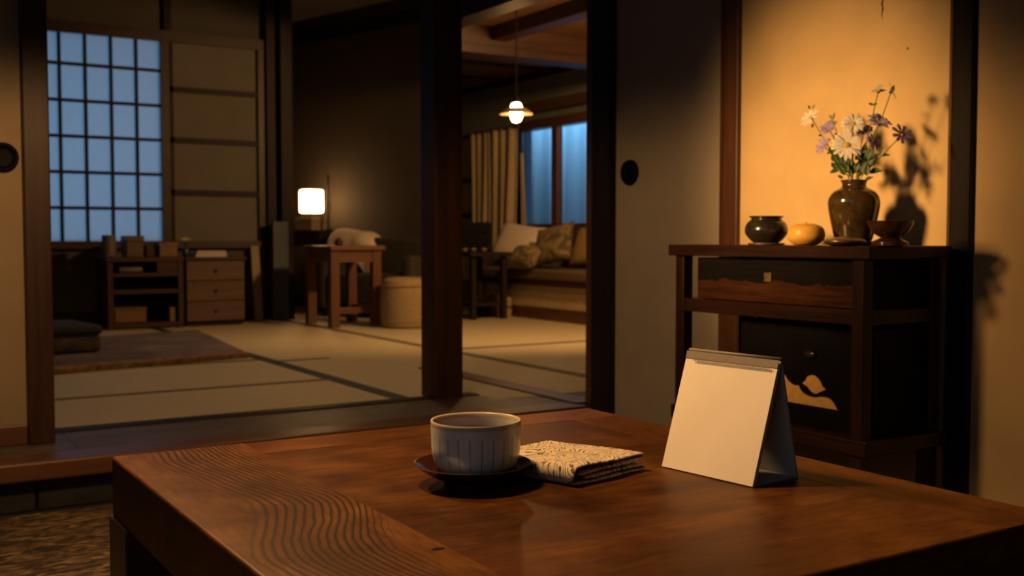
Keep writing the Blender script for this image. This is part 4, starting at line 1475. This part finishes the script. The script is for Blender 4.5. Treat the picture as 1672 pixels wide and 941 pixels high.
# slate grey double panel added for the bluish strip at the corner post
a = PY(446, 530, YSH - 0.16).x; b = PY(471, 530, YSH - 0.16).x
tp = PY(458, 362, YSH - 0.16).z
fs = thing('slate_panel', 'narrow slate grey double panel standing against the dark corner post', 'screen', ((a + b) / 2, YSH - 0.14, FLOOR2))
for k in range(2):
    obj('panel_leaf', B(a, b, YSH - 0.18 + k * 0.025, YSH - 0.16 + k * 0.025, FLOOR2, tp, 0.003), M['greyscreen'], fs)

# reddish side table
tA = PZ(546, 536, FLOOR2)
tw_ = 0.345; td_ = 0.47; thh = 0.545
rt = thing('side_table', 'reddish wooden side table with stretcher in front of the white blanket', 'table', (tA.x + tw_ / 2, tA.y + td_ / 2, FLOOR2))
L_ = 0.062
zt3 = FLOOR2 + thh
obj('tabletop', B(tA.x - 0.03, tA.x + tw_ + 0.02, tA.y - 0.02, tA.y + td_, zt3 - 0.03, zt3, 0.003), M['redX'], rt)
for x in (tA.x - 0.02, tA.x + tw_ - L_):
    for y in (tA.y, tA.y + td_ - L_):
        obj('leg', B(x, x + L_, y, y + L_, FLOOR2, zt3 - 0.0305, 0.003), M['redZ'], rt)
obj('apron', B(tA.x - 0.02 + L_, tA.x + tw_ - L_, tA.y + 0.008, tA.y + 0.03, zt3 - 0.11, zt3 - 0.031), M['redX'], rt)
obj('apron', B(tA.x - 0.01, tA.x + 0.012, tA.y + L_, tA.y + td_ - L_, zt3 - 0.11, zt3 - 0.031), M['redY'], rt)
obj('stretcher', B(tA.x - 0.02 + L_, tA.x + tw_ - L_, tA.y + 0.015, tA.y + 0.045, FLOOR2 + 0.09, FLOOR2 + 0.13, 0.002), M['redX'], rt)
obj('stretcher', B(tA.x + tw_ - L_ + 0.015, tA.x + tw_ - 0.015, tA.y + L_, tA.y + td_ - L_, FLOOR2 + 0.09, FLOOR2 + 0.13, 0.002), M['redY'], rt)
# small dark jar on it
q = PD(553, 405, 7.42); q.z = zt3
jr = thing('lidded_jar', 'small dark lidded jar on the reddish side table', 'jar', q)
obj('jar_body', lathe(nb(), smooth_prof([(0, 0), (0.022, 0), (0.030, 0.015), (0.026, 0.034)], 4) + [(0, 0.034)], q, 24), M['postZ'], jr, smooth=True)
obj('jar_lid', lathe(nb(), [(0, 0.0345), (0.027, 0.0345), (0.02, 0.043), (0.006, 0.045), (0.006, 0.052), (0, 0.053)], q, 24), M['postZ'], jr, auto=40)

# lamp stand against the side wall
q0 = PD(484, 375, 9.02); q1 = PD(542, 375, 8.70)
zst = PD(515, 376, 8.86).z
lsx = (q0 + q1) / 2
ls = thing('lamp_stand', 'dark narrow stand under the glowing lantern', 'stand', (lsx.x, lsx.y, FLOOR2), wang)
lw2 = (q1 - q0).length / 2
obj('stand_top', box(nb(), -lw2, lw2, -0.14, 0.14, zst - FLOOR2 - 0.025, zst - FLOOR2, 0.003), M['blackX'], ls, world=False)
obj('stand_case', box(nb(), -lw2 + .03, lw2 - .01, -0.12, 0.13, zst - FLOOR2 - 0.13, zst - FLOOR2 - 0.0255), M['blackX'], ls, world=False)
for sx_ in (-1, 1):
    for sy_ in (-1, 1):
        obj('leg', box(nb(), sx_ * (lw2 - .035) - .018, sx_ * (lw2 - .035) + .018, sy_ * 0.10 - .018, sy_ * 0.10 + .018, 0, zst - FLOOR2 - 0.131), M['blackZ'], ls, world=False)
# pale box under the lantern, lantern
q = PD(511, 366, 8.87)
s8 = 8.87 / F_PX
carton_h = 20 * s8
bx_ = thing('paper_box', 'pale low paper box with lid carrying the glowing lantern', 'box', (q.x, q.y, zst), wang)
obj('box_body', box(nb(), -20 * s8, 20 * s8, -0.09, 0.09, 0, carton_h * 0.6, 0.003), M['paleboard'], bx_, world=False)
obj('box_lid', box(nb(), -21 * s8, 21 * s8, -0.095, 0.095, carton_h * 0.6 + .0005, carton_h, 0.003), M['paleboard'], bx_, world=False)
lz = zst + carton_h
la = thing('paper_lantern', 'glowing square paper lantern with rounded edges in the far room', 'lamp', (q.x - 0.012, q.y, lz), wang)
hw = 15.0 * s8
zs_ = PD(508, 348, 8.87).z - lz; ze_ = PD(508, 310, 8.87).z - lz
obj('lantern_base', box(nb(), -hw, hw, -hw, hw, 0.0, 0.012, 0.002), M['blackX'], la, world=False)
for sx_ in (-1, 1):
    for sy_ in (-1, 1):
        obj('lantern_leg', box(nb(), sx_ * hw * .8 - .005, sx_ * hw * .8 + .005, sy_ * hw * .8 - .005, sy_ * hw * .8 + .005, 0.0121, zs_ - 0.0005), M['blackZ'], la, world=False)
obj('lantern_shade', box(nb(), -hw, hw, -hw, hw, zs_, ze_, 0.02, 4), M['lantern'], la, world=False, smooth=True)
tube_bm = tube(nb(), [(-0.02, 0, ze_ - 0.001), (-0.018, 0, ze_ + 0.03), (0, 0, ze_ + 0.045), (0.018, 0, ze_ + 0.03), (0.02, 0, ze_ - 0.001)], 0.0025, 6)
obj('lantern_handle', tube_bm, M['iron'], la, world=False)
# candlestick beside the lantern
q = PD(536, 374, 8.72); q.z = zst
cs = thing('candlestick', 'tall thin dark candlestick with pale collar beside the glowing lantern', 'candlestick', q)
zt4 = PD(536, 284, 8.72).z - zst
obj('candlestick_base', lathe(nb(), smooth_prof([(0, 0), (0.026, 0), (0.024, 0.008), (0.010, 0.016), (0.008, 0.04)], 4) + [(0, 0.04)], q, 24), M['iron'], cs, smooth=True)
obj('candlestick_shaft', lathe(nb(), [(0, 0.041), (0.009, 0.041), (0.008, zt4 * 0.9), (0.012, zt4 * 0.93), (0.005, zt4), (0, zt4)], q, 16), M['postZ'], cs, auto=30)
obj('candlestick_collar', lathe(nb(), smooth_prof([(0.0092, zt4 * 0.30), (0.020, zt4 * 0.36), (0.020, zt4 * 0.48), (0.0092, zt4 * 0.54)], 4), q, 20), M['paleboard'], cs, smooth=True)['label'] = 'pale wooden collar'

# dark armchair with the white blanket
cl_ = PD(552, 500, 8.42); cr_ = PD(708, 500, 7.92)
cmid = (cl_ + cr_) / 2
cw = (cr_ - cl_).length / 2
cang = math.atan2((cr_ - cl_).y, (cr_ - cl_).x)
ac = thing('armchair', 'dark upholstered low armchair standing against the far side wall', 'chair', (cmid.x, cmid.y, FLOOR2), cang)
cback = PD(660, 388, 8.05).z - FLOOR2
obj('backrest', box(nb(), -cw, cw, 0.06, 0.19, 0.20, cback, 0.045, 4), M['upholst'], ac, world=False, smooth=True)
obj('seat', box(nb(), -cw + .11, cw - .11, -0.26, 0.055, 0.10, 0.33, 0.03, 4), M['upholst'], ac, world=False, smooth=True)
for sg in (-1, 1):
    obj('armrest', box(nb(), sg * (cw - 0.05) - 0.05, sg * (cw - 0.05) + 0.05, -0.26, 0.055, 0.06, 0.47, 0.035, 4), M['upholst'], ac, world=False, smooth=True)
for sx_ in (-1, 1):
    for sy_ in (-0.22, 0.13):
        obj('leg', box(nb(), sx_ * (cw - .08) - .02, sx_ * (cw - .08) + .02, sy_ - .02, sy_ + .02, 0, 0.199 if sy_ > 0 else 0.0595), M['blackZ'], ac, world=False)
# blanket draped over the backrest
bl = nb()
zb = cback + 0.016
wB = 0.48


def blanket(u, v):
    x = -cw - 0.105 + u * wB
    t_ = v * 2 - 1                          # front .. over .. back
    drop = 0.22 + 0.10 * max(0, (u - 0.6) / 0.4) + 0.02 * math.sin(u * 9)
    if t_ < 0:
        s_ = -t_
        yy = 0.125 - 0.095 * min(1, s_ * 3)
        zz_ = zb + 0.035 - (max(0, s_ - 0.22) / 0.78) * drop - 0.03 * (min(1, s_ * 3)) ** 2
        yy -= 0.015 + 0.006 * math.sin(u * 21 + 1) * s_ + 0.012
    else:
        s_ = t_
        yy = 0.125 + 0.085 * min(1, s_ * 3)
        zz_ = zb + 0.035 - (max(0, s_ - 0.22) / 0.78) * 0.14 - 0.03 * (min(1, s_ * 3)) ** 2
        yy += 0.012
    zz_ += 0.012 * math.sin(u * 7 + 0.5) * (1 - abs(t_)) - 0.20 * max(0, (u - 0.62) / 0.38) ** 2.0 - 0.045 * max(0, (0.12 - u) / 0.12) ** 2
    return Vector((x, yy, zz_))


grid(bl, blanket, 40, 30)
bk = bl
bk.transform(frame_of(ac))
bo_ = obj('blanket', bk, M['whitecloth'], smooth=True)
props(bo_, 'crumpled white blanket draped over the dark armchair behind the side table', 'blanket')
md = bo_.modifiers.new('thick', 'SOLIDIFY'); md.thickness = 0.02; md.offset = 0
md = bo_.modifiers.new('soft', 'SUBSURF'); md.levels = 1; md.render_levels = 1

# pouf
q = PD(662, 500, 7.20); q.z = FLOOR2
s7 = 7.20 / F_PX
ph = PD(660, 452, 7.20).z - FLOOR2
pf = thing('pouf', 'round tan floor pouf beside the reddish side table', 'pouf', q)
R_ = 41 * s7
prof = smooth_prof([(0, 0), (R_ * 0.86, 0.0), (R_ * 0.98, ph * 0.15), (R_, ph * 0.5), (R_ * 0.96, ph * 0.82), (R_ * 0.78, ph * 0.97), (0, ph)], 5)
obj('pouf_body', lathe(nb(), prof, q, 48), M['pouf'], pf, smooth=True)
bm = nb()
for rr, z in ((R_ * 0.985, ph * 0.83), (R_ * 0.965, ph * 0.13)):
    pts = [(q.x + rr * math.cos(2 * PI * k / 40), q.y + rr * math.sin(2 * PI * k / 40), q.z + z) for k in range(41)]
    tube(bm, pts, 0.006, 6)
obj('piping', bm, M['pouf'], pf, smooth=True)

# ================================================================== FAR RIGHT ROOM FURNITURE
# pendant lamp
pq = PD(843, 184, 6.5)
s6 = 6.5 / F_PX
pd = thing('pendant_lamp', 'glowing pendant bulb under a flat milk glass shade in the far room', 'lamp', (pq.x, pq.y, pq.z - 16 * s6))
prof = smooth_prof([(12.6 * s6, 8 * s6), (15 * s6, 7 * s6), (20 * s6, 4 * s6), (28 * s6, -2 * s6)], 5)
prof2 = [(27.6 * s6, -2.8 * s6)] + [(r - 0.4 * s6, z - 0.7 * s6) for r, z in prof[::-1][1:]]
obj('lamp_shade', lathe(nb(), prof + prof2, pq, 48), M['milk'], pd, smooth=True)
obj('lamp_socket', lathe(nb(), [(0, 15.5 * s6), (6 * s6, 15.5 * s6), (5.2 * s6, 24 * s6), (2 * s6, 28 * s6), (0, 28 * s6)], pq, 24), M['iron'], pd, auto=40)
prof = smooth_prof([(0, -16 * s6), (6 * s6, -13.8 * s6), (9.5 * s6, -6 * s6), (9.8 * s6, 2 * s6), (8.5 * s6, 11 * s6), (6 * s6, 15.4 * s6)], 5)
obj('bulb', lathe(nb(), prof, pq, 32), M['bulb'], pd, smooth=True)
obj('cord', tube(nb(), [(pq.x, pq.y, pq.z + 27.8 * s6), (pq.x, pq.y, CEIL + 0.001)], 0.004, 8), M['iron'], pd)

# built-in bench along the window wall
BX = 4.33
by0, by1 = 4.6, 7.55
bz1 = PX(870, 440, BX).z; bz0 = PX(870, 466, BX).z
be = thing('window_bench', 'long low built-in bench with brown seat beneath the far window', 'bench', (4.64, (by0 + by1) / 2, FLOOR2))
obj('seat_pad', B(BX - 0.03, XWIN - 0.04, by0, by1, bz0 + 0.04, bz1, 0.02, 3), M['seatcloth'], be)
obj('seat_rail', B(BX - 0.02, XWIN - 0.04, by0, by1, bz0, bz0 + 0.0395, 0.003), M['postY'], be)
pz0 = PX(890, 503, BX).z
obj('front_panel', B(BX + 0.02, BX + 0.05, by0, by1, pz0, bz0 - 0.0005), M['linen'], be)
obj('base_board', B(BX, BX + 0.05, by0, by1, FLOOR2, pz0 - 0.0005, 0.003), M['brownY'], be)

def cushion(name, label, px, py, d, w, h, t, tiltx, roll, m, yawo=0.0, lean=0.0, sag=0.0):
    c = PD(px, py, d)
    # face towards -X, leaning back on the window wall
    mt_ = Matrix.Rotation(-PI / 2 + yawo, 4, 'Z') @ Matrix.Rotation(tiltx, 4, 'X') @ Matrix.Rotation(roll, 4, 'Y')
    bm = pillow(nb(), w, h, t, mt_, 14, sag)
    bm.transform(Matrix.Translation(c))
    zmin = min(v.co.z for v in bm.verts)
    bm.transform(Matrix.Translation((0, 0, bz1 + 0.001 + lean - zmin)))
    o = obj(name, bm, m, smooth=True)
    return props(o, label, 'pillow' if name == 'pillow' else 'cushion', group='cushions on the window bench')


cushion('pillow', 'plump white pillow at the left end of the window bench', 850, 392, 8.55, 0.56, 0.34, 0.16, -0.45, 0.12, M['whitecloth'], 0.25)
cushion('bench_cushion', 'leaf patterned cushion lying low before the white pillow', 857, 420, 7.95, 0.26, 0.20, 0.14, -0.75, 0.05, M['leafprint'], 0.3)
cushion('bench_cushion', 'upright leaf patterned cushion on the bench right of the pillow', 904, 408, 8.0, 0.36, 0.32, 0.13, -0.40, -0.22, M['leafprint'], 0.2)
cushion('bench_cushion', 'ochre brown cushion leaning behind the upright leaf patterned one', 962, 408, 8.02, 0.38, 0.34, 0.12, -0.42, -0.1, M['mustard'], 0.0)
# bench backrest ledge under the window
struct('trim_23', B(XWIN - 0.05, XWIN, by0, 7.6, wz0 - 0.13, wz0 - 0.051, 0.003), M['brownY'])

# curtain beside the window
cy0_, cy1_ = PX(845, 300, 4.86).y, PX(776, 300, 4.86).y
ctz1 = PX(812, 214, 4.86).z; ctz0 = 0.45
cu_ = thing('curtain', 'beige linen curtain hanging in folds left of the far window', 'curtain', (4.86, (cy0_ + cy1_) / 2, ctz0))


def curt(y0, y1, nf, ph_, amp, tilt=0.0):
    def fn(u, v):
        y = y0 + (y1 - y0) * u
        z = ctz0 + (ctz1 - ctz0) * v
        g = 1 - 0.35 * (1 - v)
        return Vector((4.84 + amp * math.sin(u * nf * 2 * PI + ph_) * (0.7 + 0.3 * math.sin(v * 3 + u * 5)), y + tilt * (1 - v) + 0.01 * math.sin(v * 4 + u * 9), z))
    return fn


ym = PX(802, 300, 4.86).y
o = obj('curtain_panel', grid(nb(), curt(cy0_, ym - 0.01, 3.5, 0.4, 0.035, 0.02), 60, 12), M['linen'], cu_, smooth=True); solid(o, 0.004)
o = obj('curtain_panel', grid(nb(), curt(ym + 0.02, cy1_, 2.5, 1.4, 0.022), 40, 12), M['linen'], cu_, smooth=True); solid(o, 0.004)
obj('curtain_rod', tube(nb(), [(4.84, cy0_ - 0.05, ctz1 + 0.005), (4.84, cy1_ + 0.3, ctz1 + 0.005)], 0.012, 10), M['brownY'], cu_)
# a narrow strip of the same curtain bunched below the glass edge
o = props(obj('curtain', grid(nb(), lambda u, v: Vector((4.90 + 0.015 * math.sin(u * 12), PX(849, 300, 4.9).y - 0.02 - 0.10 * u * (1.2 - v), ctz0 + (1.45 - ctz0) * v)), 14, 10), M['linen'], smooth=True),
          'thin beige curtain tail hanging over the left edge of the far window', 'curtain')
solid(o, 0.004)
# sheer curtain outside the glass lit by the dusk
sh_ = thing('sheer_curtain', 'blue dusk lit sheer curtain hanging in folds behind the far window panes', 'curtain', (XWIN + 0.17, (wy0 + wy1) / 2, wz0 - 0.1))
obj('curtain_cloth', grid(nb(), lambda u, v: Vector((XWIN + 0.17 + 0.030 * math.sin(u * 40) + 0.012 * math.sin(u * 93), wy0 - 0.1 + (wy1 - wy0 + 0.2) * u, wz0 - 0.1 + (wz1 - wz0 + 0.2) * v)), 120, 6), M['sheer'], sh_, smooth=True)
obj('curtain_rail', B(XWIN + 0.061, XWIN + 0.20, wy0 - 0.1, wy1 + 0.1, wz1 + 0.1, wz1 + 0.12), M['brownY'], sh_)

# sliding paper screen at the far left end of the window wall
y0_, y1_ = PX(775, 300, 4.90).y + 0.02, YB2 - 0.02
z0_, z1_ = 0.35, PX(765, 222, 4.9).z
ps = thing('paper_screen', 'lit beige paper screen with dark rails left of the linen curtain', 'screen', (4.92, (y0_ + y1_) / 2, z0_))
obj('paper_sheet', B(4.915, 4.925, y0_, y1_, z0_, z1_), M['linen'], ps)
for q in (222, 295, 352):
    z = PX(765, q, 4.9).z
    obj('screen_rail', B(4.895, 4.9145, y0_, y1_, z - 0.02, z + 0.02), M['blackY'], ps)

# dark low table with black box and brass cups
dq = PD(778, 412, 7.9)
dtz = dq.z
s79 = 7.9 / F_PX
dt = thing('corner_table', 'dark low table at the left end of the window bench', 'table', (dq.x, dq.y, FLOOR2))
Lx, Ly = 0.30, 0.22
obj('tabletop', B(dq.x - 0.10, dq.x + 0.24, dq.y - 0.10, dq.y + 0.36, dtz - 0.03, dtz, 0.003), M['blackX'], dt)
for x in (dq.x - 0.08, dq.x + 0.18):
    for y in (dq.y - 0.07, dq.y + 0.29):
        obj('leg', B(x, x + 0.04, y, y + 0.04, FLOOR2, dtz - 0.0305), M['blackZ'], dt)
obj('shelf', B(dq.x - 0.07, dq.x + 0.21, dq.y - 0.06, dq.y + 0.32, FLOOR2 + 0.10, FLOOR2 + 0.12), M['blackX'], dt)
bq = PD(776, 400, 8.08)
bh = PD(776, 363, 8.08).z - dtz
bt = thing('radio', 'black box shaped radio standing on the dark corner table', 'radio', (bq.x, bq.y, dtz), -YAW)
hw_ = 26 * s79
obj('radio_case', box(nb(), -hw_, hw_, -0.06, 0.06, 0, bh, 0.008, 3), M['blackbox'], bt, world=False)
obj('speaker_grille', box(nb(), -hw_ * .85, hw_ * .3, -0.064, -0.0601, bh * .15, bh * .85, 0.001), M['iron'], bt, world=False)
for k in range(2):
    bm = lathe(nb(), [(0, 0.012), (0.014, 0.012), (0.016, 0), (0, 0)], (0, 0, 0), 20)
    bm.transform(Matrix.Translation((hw_ * .66, -0.0601, bh * (.3 + .38 * k))) @ Matrix.Rotation(PI / 2, 4, 'X'))
    obj('knob', bm, M['iron'], bt, world=False)
for k, px in enumerate((759, 773, 790)):
    q = PD(px, 408, 7.88); q.z = dtz
    o = obj('brass_cup', lathe(nb(), [(0, 0)] + smooth_prof([(0.012, 0), (0.022, 0.010), (0.026, 0.030)], 4) + [(0.024, 0.030), (0.018, 0.010), (0, 0.006)], q, 24), M['brass'], smooth=True)
    props(o, ['small brass cup before the radio, leftmost of three', 'small brass cup before the radio, middle of three', 'small brass cup before the radio, rightmost of three'][k], 'cup', 'brass cups on the corner table')
# pale cushion-roll and box by the bench base
q = PZ(827, 518, FLOOR2)
rl = thing('standing_roll', 'small tan cloth roll standing on the tatami before the bench', 'roll', q)
obj('roll_body', lathe(nb(), smooth_prof([(0, 0), (0.036, 0), (0.040, 0.02), (0.040, 0.13), (0.034, 0.15), (0, 0.152)], 4), q, 28), M['pouf'], rl, smooth=True)
obj('roll_tie', lathe(nb(), [(0.0405, 0.068), (0.0425, 0.072), (0.0425, 0.082), (0.0405, 0.086)], q, 28), M['upholst'], rl, smooth=True)
q = PZ(808, 519, FLOOR2)
props(obj('foot_stool', B(q.x + 0.02, q.x + 0.15, q.y + 0.06, q.y + 0.20, FLOOR2, FLOOR2 + 0.17, 0.006), M['brownX']), 'low brown wooden stool beside the tan roll under the dark table', 'stool')
